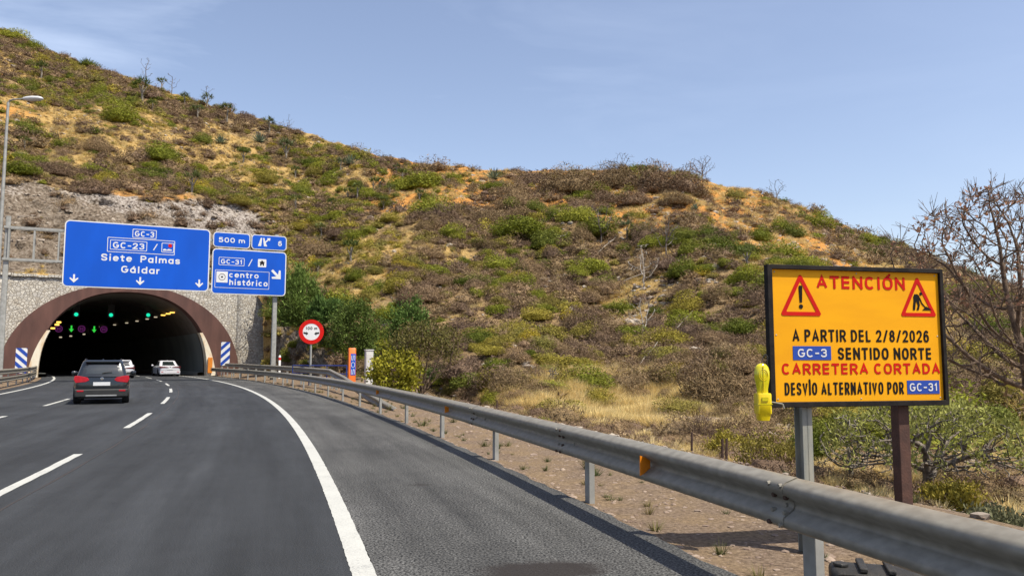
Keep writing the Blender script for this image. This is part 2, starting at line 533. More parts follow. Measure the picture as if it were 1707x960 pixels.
    K(col, b.inputs['Base Color'])
    bp = N('ShaderNodeBump'); bp.inputs['Strength'].default_value = 0.8; bp.inputs['Distance'].default_value = 0.010
    K(fine.outputs['Fac'], bp.inputs['Height']); K(bp.outputs['Normal'], b.inputs['Normal'])
    b.inputs['Roughness'].default_value = 0.82
    b.inputs['Specular IOR Level'].default_value = 0.35
    return m


def worn_paint(name, col, base):
    m, nt, b = new_mat(name)
    N, K = nt.nodes.new, nt.links.new
    tc = N('ShaderNodeTexCoord')
    n = N('ShaderNodeTexNoise'); n.inputs['Scale'].default_value = 60; n.inputs['Detail'].default_value = 6
    n2 = N('ShaderNodeTexNoise'); n2.inputs['Scale'].default_value = 2.5; n2.inputs['Detail'].default_value = 5
    K(tc.outputs['Object'], n.inputs['Vector']); K(tc.outputs['Object'], n2.inputs['Vector'])
    a = N('ShaderNodeMath'); a.operation = 'MULTIPLY_ADD'; a.inputs[1].default_value = 0.6; K(n2.outputs['Fac'], a.inputs[0]); K(n.outputs['Fac'], a.inputs[2])
    r = N('ShaderNodeValToRGB')
    r.color_ramp.elements[0].position = 0.55; r.color_ramp.elements[0].color = (*base, 1)
    r.color_ramp.elements[1].position = 0.68; r.color_ramp.elements[1].color = (*[c * .86 for c in col], 1)
    e = r.color_ramp.elements.new(0.95); e.color = (*col, 1)
    K(a.outputs[0], r.inputs['Fac']); K(r.outputs['Color'], b.inputs['Base Color'])
    b.inputs['Roughness'].default_value = 0.6
    return m


def rubble_mat(name):
    m, nt, b = new_mat(name)
    N, K = nt.nodes.new, nt.links.new
    tc = N('ShaderNodeTexCoord')
    wv = N('ShaderNodeTexNoise'); wv.inputs['Scale'].default_value = 2.0
    mxv = N('ShaderNodeMixRGB'); mxv.inputs[0].default_value = 0.12
    K(tc.outputs['Object'], wv.inputs['Vector']); K(tc.outputs['Object'], mxv.inputs[1]); K(wv.outputs['Color'], mxv.inputs[2])
    v = N('ShaderNodeTexVoronoi'); v.inputs['Scale'].default_value = 4.5
    ve = N('ShaderNodeTexVoronoi'); ve.feature = 'DISTANCE_TO_EDGE'; ve.inputs['Scale'].default_value = 4.5
    K(mxv.outputs['Color'], v.inputs['Vector']); K(mxv.outputs['Color'], ve.inputs['Vector'])
    sp = N('ShaderNodeSeparateColor'); K(v.outputs['Color'], sp.inputs['Color'])
    r = N('ShaderNodeValToRGB')
    r.color_ramp.elements[0].position = 0.0; r.color_ramp.elements[0].color = (0.40, 0.355, 0.29, 1)
    r.color_ramp.elements[1].position = 1.0; r.color_ramp.elements[1].color = (0.68, 0.64, 0.555, 1)
    e = r.color_ramp.elements.new(0.35); e.color = (0.58, 0.545, 0.475, 1)
    e = r.color_ramp.elements.new(0.6); e.color = (0.46, 0.435, 0.395, 1)
    K(sp.outputs['Red'], r.inputs['Fac'])
    er = N('ShaderNodeMapRange'); er.inputs['From Min'].default_value = 0.02; er.inputs['From Max'].default_value = 0.09
    K(ve.outputs['Distance'], er.inputs['Value'])
    mj = N('ShaderNodeMixRGB'); mj.inputs[1].default_value = (0.40, 0.355, 0.29, 1)
    K(er.outputs['Result'], mj.inputs[0]); K(r.outputs['Color'], mj.inputs[2])
    K(mj.outputs['Color'], b.inputs['Base Color'])
    nf = N('ShaderNodeTexNoise'); nf.inputs['Scale'].default_value = 14; K(tc.outputs['Object'], nf.inputs['Vector'])
    ad = N('ShaderNodeMath'); ad.operation = 'MULTIPLY_ADD'; ad.inputs[1].default_value = 0.3; K(nf.outputs['Fac'], ad.inputs[0]); K(er.outputs['Result'], ad.inputs[2])
    bp = N('ShaderNodeBump'); bp.inputs['Strength'].default_value = 1.0; bp.inputs['Distance'].default_value = 0.07
    K(ad.outputs[0], bp.inputs['Height']); K(bp.outputs['Normal'], b.inputs['Normal'])
    b.inputs['Roughness'].default_value = 0.9
    return m


def soil_mat(name, mode):
    """hillside soil: stony brown earth, straw litter, ochre earth, pale rock; mode 'verge' is pinkish gravel"""
    m, nt, b = new_mat(name)
    N, K = nt.nodes.new, nt.links.new
    tc = N('ShaderNodeTexCoord')

    def noise(sc, det=6, rough=0.55):
        n = N('ShaderNodeTexNoise'); n.inputs['Scale'].default_value = sc; n.inputs['Detail'].default_value = det; n.inputs['Roughness'].default_value = rough
        K(tc.outputs['Object'], n.inputs['Vector']); return n

    def ramp(src, stops):
        r = N('ShaderNodeValToRGB'); els = r.color_ramp.elements
        els[0].position, els[0].color = stops[0][0], (*stops[0][1], 1)
        els[1].position, els[1].color = stops[-1][0], (*stops[-1][1], 1)
        for p, c in stops[1:-1]:
            e = els.new(p); e.color = (*c, 1)
        K(src, r.inputs['Fac']); return r

    def mix(fac, a, bb):
        x = N('ShaderNodeMixRGB'); K(fac, x.inputs[0]); K(a, x.inputs[1]); K(bb, x.inputs[2]); return x
    if mode == 'verge':
        f = noise(22, 8, 0.7); g = noise(1.3, 5)
        c = ramp(f.outputs['Fac'], [(0.3, (0.075, 0.052, 0.038)), (0.5, (0.18, 0.13, 0.092)), (0.72, (0.34, 0.26, 0.195))])
        c2 = ramp(f.outputs['Fac'], [(0.3, (0.09, 0.065, 0.045)), (0.55, (0.24, 0.17, 0.105)), (0.75, (0.40, 0.30, 0.19))])
        mr = N('ShaderNodeMapRange'); mr.inputs['From Min'].default_value = 0.42; mr.inputs['From Max'].default_value = 0.6
        K(g.outputs['Fac'], mr.inputs['Value'])
        fin = mix(mr.outputs['Result'], c.outputs['Color'], c2.outputs['Color'])
        h, dist = f, 0.03
    else:
        f = noise(3.2, 9, 0.72); g = noise(0.25, 6, 0.6); h2 = noise(9, 6, 0.7)
        earth = ramp(f.outputs['Fac'], [(0.28, (0.06, 0.040, 0.022)), (0.46, (0.22, 0.145, 0.072)), (0.60, (0.36, 0.25, 0.125)), (0.78, (0.56, 0.45, 0.29))])
        straw = ramp(h2.outputs['Fac'], [(0.3, (0.20, 0.125, 0.045)), (0.5, (0.43, 0.285, 0.105)), (0.72, (0.57, 0.41, 0.18))])
        ochre = ramp(f.outputs['Fac'], [(0.3, (0.22, 0.10, 0.032)), (0.5, (0.50, 0.235, 0.06)), (0.75, (0.62, 0.36, 0.13))])
        rock = ramp(f.outputs['Fac'], [(0.36, (0.045, 0.035, 0.027)), (0.46, (0.15, 0.115, 0.085)), (0.57, (0.25, 0.205, 0.16)), (0.74, (0.42, 0.375, 0.315))])
        pale = ramp(f.outputs['Fac'], [(0.38, (0.06, 0.048, 0.04)), (0.47, (0.22, 0.185, 0.16)), (0.58, (0.42, 0.375, 0.335)), (0.75, (0.56, 0.52, 0.48))])

        def mask(nm, wob=0.5):
            a = N('ShaderNodeAttribute'); a.attribute_name = nm
            q = N('ShaderNodeMath'); q.operation = 'MULTIPLY_ADD'; q.inputs[1].default_value = wob; q.inputs[2].default_value = -wob / 2
            K(f.outputs['Fac'], q.inputs[0])
            s = N('ShaderNodeMath'); s.operation = 'ADD'; K(a.outputs['Fac'], s.inputs[0]); K(q.outputs[0], s.inputs[1])
            mr = N('ShaderNodeMapRange'); mr.inputs['From Min'].default_value = 0.35; mr.inputs['From Max'].default_value = 0.6
            K(s.outputs[0], mr.inputs['Value']); return mr.outputs['Result']
        fin = mix(mask('straw'), earth.outputs['Color'], straw.outputs['Color'])
        fin = mix(mask('ochre'), fin.outputs['Color'], ochre.outputs['Color'])
        fin = mix(mask('rock', 0.3), fin.outputs['Color'], rock.outputs['Color'])
        fin = mix(mask('pale', 0.9), fin.outputs['Color'], pale.outputs['Color'])
        h, dist = f, 0.25
    K(fin.outputs['Color'], b.inputs['Base Color'])
    bp = N('ShaderNodeBump'); bp.inputs['Strength'].default_value = 0.9; bp.inputs['Distance'].default_value = dist
    K(h.outputs['Fac'], bp.inputs['Height']); K(bp.outputs['Normal'], b.inputs['Normal'])
    b.inputs['Roughness'].default_value = 0.95
    b.inputs['Specular IOR Level'].default_value = 0.1
    return m


M = {}
M['lane'] = asphalt_mat('lane_asphalt', (0.013, 0.015, 0.018), (0.045, 0.048, 0.053), 80, 0.2, (0.38, 0.64))
M['shoulder'] = asphalt_mat('shoulder_asphalt', (0.006, 0.006, 0.006), (0.16, 0.158, 0.152), 50, 0.26, (0.42, 0.64), ((0.229, 5.769, 0.46, 0.26, 0.12, 0.92), (-0.098, 5.497, 0.3, 0.16, 0.1, 0.88), (0.484, 5.909, 0.11, 0.09, 0.0, 0.6), (-1.119, 9.606, 0.15, 0.1, 0, 0.55), (-1.784, 8.478, 0.07, 0.07, 0, 0.5), (-1.27, 13.929, 0.16, 0.2, 0, 0.35)))
M['paint'] = worn_paint('white_road_paint', (0.52, 0.52, 0.485), (0.30, 0.30, 0.29))
M['dark_strip'] = pbr('dark_road_strip', (0.022, 0.017, 0.014), (0.045, 0.035, 0.028), 30, 0.7)
M['verge'] = soil_mat('verge_gravel', 'verge')
M['hill'] = soil_mat('hill_earth', 'hill')
M['rubble'] = rubble_mat('rubble_masonry')
M['brown'] = pbr('brown_concrete', (0.075, 0.030, 0.022), (0.135, 0.058, 0.043), 1.6, 0.7, bump=0.15, stretch=(1, 1, .22), lo=.3, hi=.7)
M['bore'] = pbr('tunnel_concrete', (0.16, 0.13, 0.11), (0.23, 0.19, 0.16), 0.8, 0.8)
M['lining'] = pbr('tunnel_lining', (0.22, 0.235, 0.225), (0.32, 0.33, 0.31), 0.7, 0.5, stretch=(1, 1, .2))
M['jamb'] = pbr('jamb_paint', (0.78, 0.72, 0.58), (0.66, 0.42, 0.20), 1.3, 0.6, stretch=(1, 1, .6), lo=.45, hi=.7)
M['orange_panel'] = pbr('orange_panel', (0.75, 0.25, 0.02), (0.62, 0.2, 0.02), 5, 0.5)
M['galv'] = pbr('galvanised_steel', (0.205, 0.185, 0.148), (0.285, 0.262, 0.215), 11, 0.46, 0.12, detail=9, lo=.36, hi=.66, stretch=(1, 1, 1.6))
M['post'] = pbr('post_steel', (0.30, 0.30, 0.28), (0.40, 0.40, 0.38), 6, 0.6, 0.2)
M['old_post'] = pbr('weathered_grey_post', (0.22, 0.24, 0.225), (0.40, 0.38, 0.31), 9, 0.65, 0.1, stretch=(1, 1, .3))
M['rust_post'] = pbr('rust_brown_post', (0.062, 0.026, 0.018), (0.10, 0.042, 0.027), 9, 0.75, bump=0.2)
M['rust'] = pbr('rusted_bar', (0.05, 0.028, 0.02), (0.09, 0.045, 0.03), 20, 0.85)
M['sign_blue'] = pbr('sign_blue', (0.002, 0.098, 0.62), (0.002, 0.085, 0.54), 0.8, 0.6, spec=.2, stretch=(1, 1, .4))
M['plate_blue'] = pbr('plate_blue', (0.01, 0.065, 0.42), (0.012, 0.06, 0.38), 3, 0.4)
M['sign_white'] = pbr('sign_white', (0.80, 0.80, 0.80), (0.72, 0.73, 0.74), 2, 0.4)
M['sign_back'] = pbr('sign_aluminium', (0.40, 0.41, 0.42), (0.33, 0.34, 0.35), 4, 0.5, 0.4)
M['amber'] = pbr('amber_sheeting', (0.94, 0.425, 0.002), (0.80, 0.335, 0.004), 1.8, 0.65, spec=.2, detail=8, lo=.42, hi=.85, stretch=(.8, 1, 3.0))
M['red'] = pbr('sign_red', (0.66, 0.010, 0.006), (0.55, 0.008, 0.006), 4, 0.7, spec=.15)
M['black'] = pbr('sign_black', (0.010, 0.008, 0.008), (0.016, 0.014, 0.014), 9, 0.8, spec=.12)
M['frame_black'] = pbr('frame_black', (0.009, 0.007, 0.007), (0.022, 0.018, 0.016), 14, 0.75, bump=.1, spec=.2)
M['yellow'] = pbr('yellow_plastic', (0.87, 0.66, 0.0), (0.80, 0.58, 0.0), 6, 0.35)
M['yellow_lens'] = pbr('yellow_lens', (0.72, 0.66, 0.01), (0.62, 0.52, 0.01), 8, 0.12, coat=.4)
M['wire'] = pbr('black_wire', (0.012, 0.012, 0.012), (0.025, 0.025, 0.025), 9, 0.5)
M['amber_reflector'] = pbr('amber_reflector', (0.9, 0.27, 0.01), (0.82, 0.24, 0.01), 30, 0.3)
M['rubber'] = pbr('black_rubber', (0.010, 0.010, 0.010), (0.028, 0.026, 0.024), 11, 0.6, bump=.25)
M['sos_orange'] = pbr('call_post_orange', (0.85, 0.17, 0.01), (0.75, 0.15, 0.01), 5, 0.45)
M['cabinet'] = pbr('cabinet_white', (0.72, 0.72, 0.70), (0.62, 0.61, 0.57), 3, 0.5)
M['lamp_white'] = pbr('lamp_housing', (0.68, 0.69, 0.70), (0.6, 0.61, 0.62), 3, 0.4)
M['green_on'] = pbr('green_signal', (0.02, 0.5, 0.35), None, emit=(0.01, 0.75, 0.42), emit_s=0.8)
M['arrow_on'] = pbr('green_arrow', (0.02, 0.4, 0.05), None, emit=(0.05, 0.9, 0.08), emit_s=0.5)
M['violet_on'] = pbr('violet_display', (0.2, 0.02, 0.2), None, emit=(0.42, 0.06, 0.40), emit_s=0.17)
M['lamp_on'] = pbr('tunnel_lamp_glow', (0.8, 0.5, 0.1), None, emit=(1.0, 0.55, 0.10), emit_s=1.3)
M['lamp_pale'] = pbr('tunnel_lamp_pale', (0.8, 0.8, 0.7), None, emit=(1.0, 0.85, 0.6), emit_s=0.35)
M['dark_box'] = pbr('signal_housing', (0.02, 0.02, 0.022), (0.03, 0.03, 0.03), 5, 0.6)
M['car_dark'] = pbr('dark_car_paint', (0.010, 0.014, 0.018), (0.012, 0.016, 0.021), 3, 0.25, 0.3, coat=.8)
M['car_white'] = pbr('white_car_paint', (0.60, 0.60, 0.63), (0.56, 0.56, 0.60), 3, 0.3, 0.1, coat=.6)
M['car_silver'] = pbr('silver_car_paint', (0.52, 0.50, 0.49), (0.48, 0.47, 0.46), 3, 0.3, 0.4, coat=.6)
M['glass'] = pbr('car_glass', (0.012, 0.018, 0.018), (0.02, 0.028, 0.027), 2, 0.06, 0.0, spec=0.9, coat=.6)
M['trim'] = pbr('black_trim', (0.014, 0.014, 0.014), (0.02, 0.02, 0.02), 6, 0.6)
M['tail'] = pbr('tail_light', (0.42, 0.008, 0.02), (0.30, 0.006, 0.015), 12, 0.2, emit=(1, 0.02, 0.05), emit_s=0.06)
M['tail_off'] = pbr('dark_tail_light', (0.12, 0.012, 0.016), (0.09, 0.01, 0.012), 12, 0.2)
M['plate'] = pbr('number_plate', (0.72, 0.73, 0.74), (0.66, 0.67, 0.68), 5, 0.4)
M['tyre'] = pbr('tyre', (0.012, 0.012, 0.012), (0.02, 0.02, 0.02), 9, 0.85)
M['rim'] = pbr('alloy_rim', (0.45, 0.45, 0.46), (0.38, 0.38, 0.39), 9, 0.3, 0.8)
M['chrome'] = pbr('chrome', (0.6, 0.6, 0.6), None, rough=0.15, metal=1.0)
M['exhaust'] = pbr('silver_trim', (0.35, 0.35, 0.36), (0.3, 0.3, 0.3), 6, 0.4, 0.6)
M['dry'] = plant_mat('dry_twigs', [(0.135, 0.087, 0.056), (0.215, 0.142, 0.084), (0.155, 0.102, 0.074), (0.295, 0.198, 0.105), (0.18, 0.124, 0.060), (0.34, 0.24, 0.132)], sub=0.05)
M['green'] = plant_mat('shrub_leaves', [(0.085, 0.110, 0.012), (0.175, 0.195, 0.018), (0.25, 0.26, 0.026), (0.12, 0.14, 0.022), (0.31, 0.31, 0.035)])
M['olive'] = plant_mat('olive_leaves', [(0.22, 0.18, 0.045), (0.26, 0.22, 0.04), (0.34, 0.28, 0.04), (0.22, 0.205, 0.055), (0.42, 0.32, 0.03)])
M['straw'] = plant_mat('dry_grass', [(0.70, 0.51, 0.19), (0.82, 0.63, 0.27), (0.90, 0.73, 0.38), (0.62, 0.48, 0.19)], sub=0.3)
M['dark_leaf'] = plant_mat('dark_leaves', [(0.065, 0.105, 0.022), (0.105, 0.15, 0.028), (0.15, 0.195, 0.036)])
M['feather_leaf'] = plant_mat('feathery_leaves', [(0.085, 0.15, 0.032), (0.125, 0.195, 0.038), (0.17, 0.235, 0.05)])
M['rusty_leaf'] = plant_mat('rusty_leaves', [(0.15, 0.105, 0.03), (0.25, 0.16, 0.045), (0.12, 0.115, 0.032)])
M['lime_leaf'] = plant_mat('lime_leaves', [(0.20, 0.205, 0.028), (0.30, 0.28, 0.026), (0.40, 0.35, 0.024)])
M['spurge_leaf'] = plant_mat('spurge_leaves', [(0.18, 0.205, 0.05), (0.27, 0.28, 0.065), (0.36, 0.36, 0.11)])
M['pink_leaf'] = plant_mat('reddish_leaves', [(0.36, 0.19, 0.12), (0.50, 0.33, 0.21), (0.34, 0.27, 0.12)])
M['rosette'] = plant_mat('rosette_leaves', [(0.095, 0.135, 0.035), (0.16, 0.19, 0.055), (0.13, 0.16, 0.08)])
M['greygreen'] = plant_mat('grey_green_leaves', [(0.13, 0.135, 0.07), (0.19, 0.185, 0.095), (0.25, 0.22, 0.11)])
M['agave'] = plant_mat('agave_leaves', [(0.12, 0.17, 0.115), (0.18, 0.22, 0.15), (0.14, 0.17, 0.10)])
M['bark'] = pbr('dark_bark', (0.095, 0.060, 0.038), (0.22, 0.15, 0.10), 14, 0.9, bump=.5)
M['grey_bark'] = pbr('grey_bark', (0.17, 0.145, 0.115), (0.30, 0.265, 0.215), 12, 0.9, bump=.4)
M['spurge_bark'] = pbr('spurge_bark', (0.085, 0.065, 0.05), (0.26, 0.22, 0.18), 10, 0.9, bump=.4)
M['dead_wood'] = pbr('bleached_dead_wood', (0.36, 0.31, 0.26), (0.50, 0.45, 0.39), 8, 0.9)
M['dead_dark'] = pbr('grey_dead_wood', (0.11, 0.09, 0.08), (0.20, 0.17, 0.15), 8, 0.9)
M['stone'] = pbr('loose_stone', (0.22, 0.175, 0.14), (0.44, 0.38, 0.31), 2.5, 0.95, bump=.4)
M['pebble'] = pbr('verge_pebble', (0.15, 0.10, 0.075), (0.34, 0.26, 0.20), 5, 0.95)
M['weed'] = plant_mat('weed_leaves', [(0.06, 0.085, 0.025), (0.13, 0.13, 0.045), (0.22, 0.17, 0.07)])
M['handrail'] = pbr('blue_handrail', (0.02, 0.05, 0.28), (0.02, 0.045, 0.24), 4, 0.5)

# one trim of every surface colour, so that sunlit surfaces sit where the exposure above wants them
TRIM = 0.80
for m_ in M.values():
    for n_ in m_.node_tree.nodes:
        if n_.type == 'VALTORGB':
            for e_ in n_.color_ramp.elements: e_.color = [c * TRIM for c in e_.color[:3]] + [1]
        elif n_.type == 'BSDF_PRINCIPLED' and not n_.inputs['Base Color'].is_linked:
            n_.inputs['Base Color'].default_value = [c * TRIM for c in n_.inputs['Base Color'].default_value[:3]] + [1]

# ------------------------------------------------------------------ road frame: a left-hand bend
PHI0, KAPPA = 0.262, 0.0035


def centre(s):
    a0, a1 = PHI0, PHI0 + KAPPA * s
    return (0.6 + (math.cos(a1) - math.cos(a0)) / KAPPA, (math.sin(a1) - math.sin(a0)) / KAPPA)


def road(s, off, z=0.0):
    a = PHI0 + KAPPA * s
    x, y = centre(s)
    return Vector((x + off * math.cos(a), y + off * math.sin(a), z))


def heading(s):
    return PHI0 + KAPPA * s


def nearest_s(X, Y):
    best = min((((road(s * .5, 0).x - X) ** 2 + (road(s * .5, 0).y - Y) ** 2), s * .5) for s in range(-20, 260))
    return best[1]


def strip(name, mat, s0, s1, o0, o1, z, ds=1.0, nx=1, jitter=0.0, zf=None, skirt=0.0):
    ss = np.arange(s0, s1 + ds * .5, ds)
    vs, fs, lat, alo = [], [], [], []
    for i, s in enumerate(ss):
        a, b = (o0(s) if callable(o0) else o0), (o1(s) if callable(o1) else o1)
        for k in range(nx + 1):
            t = k / nx
            off = a + (b - a) * t
            if jitter and k in (0, nx): off += random.uniform(-jitter, jitter)
            p = road(s, off); lat.append(off); alo.append(s)
            vs.append((p.x, p.y, zf(s, off, p) if zf else z))
    n = nx + 1
    for i in range(len(ss) - 1):
        for k in range(nx):
            fs.append((i * n + k, i * n + k + 1, (i + 1) * n + k + 1, (i + 1) * n + k))
    me = np_mesh(name, vs, fs, mat, smooth=zf is not None, attrs={'lateral': lat, 'along': alo})
    o = link_mesh(name, me)
    tag(o, kind='structure')
    return o


EDGE_R = 2.44
S_PORTAL = 82.0
TUN_OFF = -4.8
# one ground sheet out to the horizon
gv, gf = [], []
NG = 40
for j in range(NG + 1):
    for i in range(NG + 1):
        gv.append((-3000 + 6000 * i / NG, -2600 + 6000 * j / NG, -0.62))
for j in range(NG):
    for i in range(NG):
        a = j * (NG + 1) + i
        gf.append((a, a + 1, a + NG + 2, a + NG + 1))
tag(link_mesh('ground', np_mesh('ground', gv, gf, M['verge'])), kind='structure')

strip('road', M['lane'], -14, 190, -11.5, 0.0, 0.0, 2.0, 24)
strip('hard_shoulder', M['shoulder'], -14, 82, 0.0, EDGE_R, 0.0, 0.22, 2, jitter=0.03)
strip('edge_line', M['paint'], -14, 190, -0.145, 0.02, 0.004, 0.07, 1, jitter=0.004)
strip('edge_line', M['paint'], 10, 190, -10.65, -10.48, 0.004, 0.5, 1)
for off in (-3.65, -7.2):
    for k in range(-1, 18):
        s0 = 9.15 + 10.4 * k
        strip('lane_line', M['paint'], s0, s0 + 5.25, off - .065, off + .065, 0.004, 0.25, 1, jitter=0.006)
strip('road_seam', M['dark_strip'], 3, 48, -3.33, lambda s: -3.30 + .012 * math.sin(s * 1.7), 0.0025, 0.5, 1, jitter=.006)
strip('cross_strip', M['dark_strip'], 51.0, 51.35, -10.4, -0.2, 0.003, 0.35, 8)  # thin dark strip laid straight across the lanes


def verge_width(s):
    return float(np.interp(s, [0, 8, 16, 30, 45, 60, 90], [3.3, 3.2, 3.3, 3.8, 5.5, 6.5, 7.0]))


def verge_z(s, off, p=None):
    x = off - EDGE_R
    w = verge_width(s)
    z = -0.035 - 0.02 * min(1, x / 0.4) + 0.05 * (float(fbm(np.array(s * .9), np.array(off * 1.4))) - .5)
    if s > 35: z += min(1, (s - 35) / 15) * 0.28 * min(1, max(0, x - .6) / 2)
    if x > w: z += 0.10 * math.exp(-((x - w) / .4) ** 2) - 0.62 * min(1, (x - w) / 1.7)
    elif x > w - .6: z += 0.10 * (1 - (w - x) / .6)
    return z


strip('verge', M['verge'], -14, 84, EDGE_R - .10, lambda s: EDGE_R + verge_width(s) + 1.9, 0, 0.35, 26, zf=verge_z)
strip('median', M['verge'], -14, 81.5, -17.0, -11.45, -0.03, 2, 3, zf=lambda s, o, p: -0.03 - 0.65 * max(0, (-13.8 - o) / 3.2))

# ------------------------------------------------------------------ hillside as a height field
PC = road(S_PORTAL, TUN_OFF)
PA = heading(S_PORTAL)
PU = Vector((math.cos(PA), math.sin(PA), 0))


def wall_depth(px):
    r = (px - 853.5) / FPX
    t = (PC.x - PC.y * r) / (r * PU.y - PU.x)
    return PC.y + PU.y * t


tx = np.array([-900, -300, 0, 200, 425, 470, 530, 600, 720, 850, 1000, 1150, 1300, 1500, 1707, 2100, 2800, 4200], float)
A_Y = np.array([wall_depth(p) + .9 for p in tx[:5]] + [74, 63, 55, 43, 34, 27, 23, 20.5, 19, 19, 21, 24, 28])
A_Z = np.array([8.75] * 5 + [3.6, 0.2, -.2, -.3, -.5, -.66, -.66, -.66, -.66, -.66, -.66, -.66, -.66])
B_Y = np.array([A_Y[0] + 13, A_Y[1] + 13, A_Y[2] + 13, A_Y[3] + 13, A_Y[4] + 11, 84, 74, 67, 58, 54, 55, 48, 41, 38, 38, 40, 44, 50])
B_P = np.array([200, 262, 292, 310, 385, 440, 500, 528, 556, 574, 584, 580, 578, 582, 588, 598, 612, 618])
C_Y = np.array([140, 158, 164, 152, 141, 138, 133, 128, 123, 124, 128, 120, 108, 103, 98, 95, 92, 90])
sx = np.array([-900, -300, 0, 60, 150, 230, 330, 480, 560, 640, 740, 850, 950, 1040, 1130, 1200, 1290, 1340, 1420, 1500, 1560, 1707, 2100, 2800, 4200], float)
sy = np.array([-160, -60, 46, 76, 110, 134, 168, 214, 238, 262, 278, 284, 284, 281, 290, 308, 328, 350, 384, 412, 440, 500, 566, 606, 616], float)
NCOL, NROW = 760, 250
cpx = np.linspace(-700, 3400, NCOL)


def smooth(a, k):
    q = np.concatenate([np.full(k, a[0]), a, np.full(k, a[-1])])
    w = np.hanning(2 * k + 1); w /= w.sum()
    return np.convolve(q, w, 'valid')


cAY, cAZ = smooth(np.interp(cpx, tx, A_Y), 4), smooth(np.interp(cpx, tx, A_Z), 4)
cBY, cBP = smooth(np.interp(cpx, tx, B_Y), 12), smooth(np.interp(cpx, tx, B_P), 12)
cCY, cCP = smooth(np.interp(cpx, tx, C_Y), 14), smooth(np.interp(cpx, sx, sy), 3)


def np_at(px, py, Y):
    v = (480.0 - py) / FPX
    k = Y / (CP - SP * v)
    return (px - 853.5) / FPX * k, EYE + (SP + CP * v) * k


_, cBZ = np_at(cpx, cBP, cBY)
_, cCZ = np_at(cpx, cCP, cCY)
uu = np.concatenate([[0.0], np.linspace(0, 1, 89, endpoint=False), np.linspace(1, 2, 140, endpoint=False), np.linspace(2, 3, NROW - 230)])


def hill_raw(col_f, u):
    """u 0..1 foot to break of slope, 1..2 up to the crest, 2..3 down the far side"""
    g = lambda arr: np.interp(col_f, np.arange(NCOL), arr)
    px = g(cpx)
    ay, az, by, bz, cy, cz = g(cAY), g(cAZ), g(cBY), g(cBZ), g(cCY), g(cCZ)
    t1, t2, t3 = np.clip(u, 0, 1), np.clip(u - 1, 0, 1), np.clip(u - 2, 0, 1)
    Y = ay + (by - ay) * t1 + (cy - by) * t2 + 160 * t3
    right = np.clip((px - 470) / 160, 0, 1)
    e1 = 1.0 + 0.12 * right
    z = az + (bz - az) * t1 ** e1 + (cz - bz) * t2 ** 1.04 - (cz + 3.0) * (t3 * t3 * (3 - 2 * t3)) * 1.0 - 10 * t3 * (1 - t3)
    # straight rays of depth: X follows from the column at eye level
    v = (480.0 - 600.0) / FPX
    X = (px - 853.5) / FPX * Y
    # higher points of a column lie slightly further out along the same upright plane
    return X, Y, z, px


CC, UU = np.meshgrid(np.arange(NCOL, dtype=float), uu)
hX, hY, hZ, hP = hill_raw(CC, UU)


# column correction: upright planes through the eye are seen as columns, so px holds at eye level only; shift X for the pitch
def column_fix(X, Y, z):
    depth = Y * CP + (z - EYE) * SP
    return X / (Y * CP - 0.0) * depth * CP if False else X * (depth / (Y * CP))


hX = column_fix(hX, hY, hZ)


def relief(X, Y, Z, u):
    d = np.clip(u / .25, 0, 1) * np.clip((2.25 - u) / .1, 0, 1)
    n = ((fbm(X * .06 + 3, Y * .045, 4) - .5) * 5.5 - np.abs(fbm(X * .085 + 31, Y * .03 + 7, 3) - .5) * 5.0 + .8) * np.clip((1.9 - u) / .25, 0, 1) + (fbm(X * .35, Y * .35 + 9, 4) - .5) * 1.5
    return n * d


hN = relief(hX, hY, hZ, UU)
# projected photo row of every grid point
dep = hY * CP + (hZ - EYE) * SP
hR = 480 - FPX * ((hZ - EYE) * CP - hY * SP) / dep
hP = 853.5 + FPX * hX / dep
wob = (fbm(hX * .12 + 40, hY * .12, 4) - .5)
top_edge = np.interp(hP, [-900, 0, 60, 150, 300, 430, 470], [230, 284, 278, 300, 326, 360, 380])
rock = np.clip((hR - top_edge + wob * 40) / 14, 0, 1) * np.clip((455 - hP + wob * 60) / 30, 0, 1)
rock *= np.clip((hR < 452 + wob * 30) + .3, 0, 1)
pale = rock * np.clip(1.15 - (hR - top_edge) / 60 + wob * 1.4, 0, 1)
flank = np.clip((575 - hP) / 40, 0, 1) * np.clip((hP - 435) / 20, 0, 1) * np.clip((hR - 505 + wob * 60) / 25, 0, 1)
rock = np.maximum(rock, flank * .8)
hN = hN * (1 - .6 * rock) + rock * (np.abs(fbm(hX * .5, hZ * .9 + hY * .3, 5) - .5) * 3.4 - .6) * np.clip(UU / .08, 0, 1)
hZ = hZ + hN * 0.8
hY2 = hY - rock * (fbm(hX * .8 + 5, hZ * 1.1, 4) - .5) * 1.5 * np.clip(UU / .1, 0, 1)
crest_d = np.clip(1 - np.abs(hR - np.interp(hP, sx, sy) - 40) / 70, 0, 1)
ochre = crest_d * np.clip((hP - 560) / 120, 0, 1) * np.clip((1500 - hP) / 150, 0, 1) + .55 * np.clip((fbm(hX * .07 + 80, hY * .07, 3) - .52) * 5, 0, 1) * np.clip((620 - hR) / 200, 0, 1)
ochre = np.clip(ochre * (.85 + 1.5 * np.clip(fbm(hX * .16, hY * .16 + 70, 3) - .35, 0, 1)), 0, 1)
straw = np.clip((fbm(hX * .09 + 20, hY * .09 + 50, 4) - .45) * 4.2, 0, 1)
sp1 = np.clip(1.35 - np.hypot((hP - 110) / 150, (hR - 215 - (hP - 110) * .32) / 46), 0, 1)
sp2 = np.clip(1.3 - np.hypot((hP - 1020) / 150, (hR - 690) / 52), 0, 1)
sp3 = np.clip(1.3 - np.hypot((hP - 1290) / 130, (hR - 375) / 70), 0, 1)
straw = np.clip(np.maximum.reduce([straw * .9, sp1, sp2, sp3 * .8]), 0, 1)
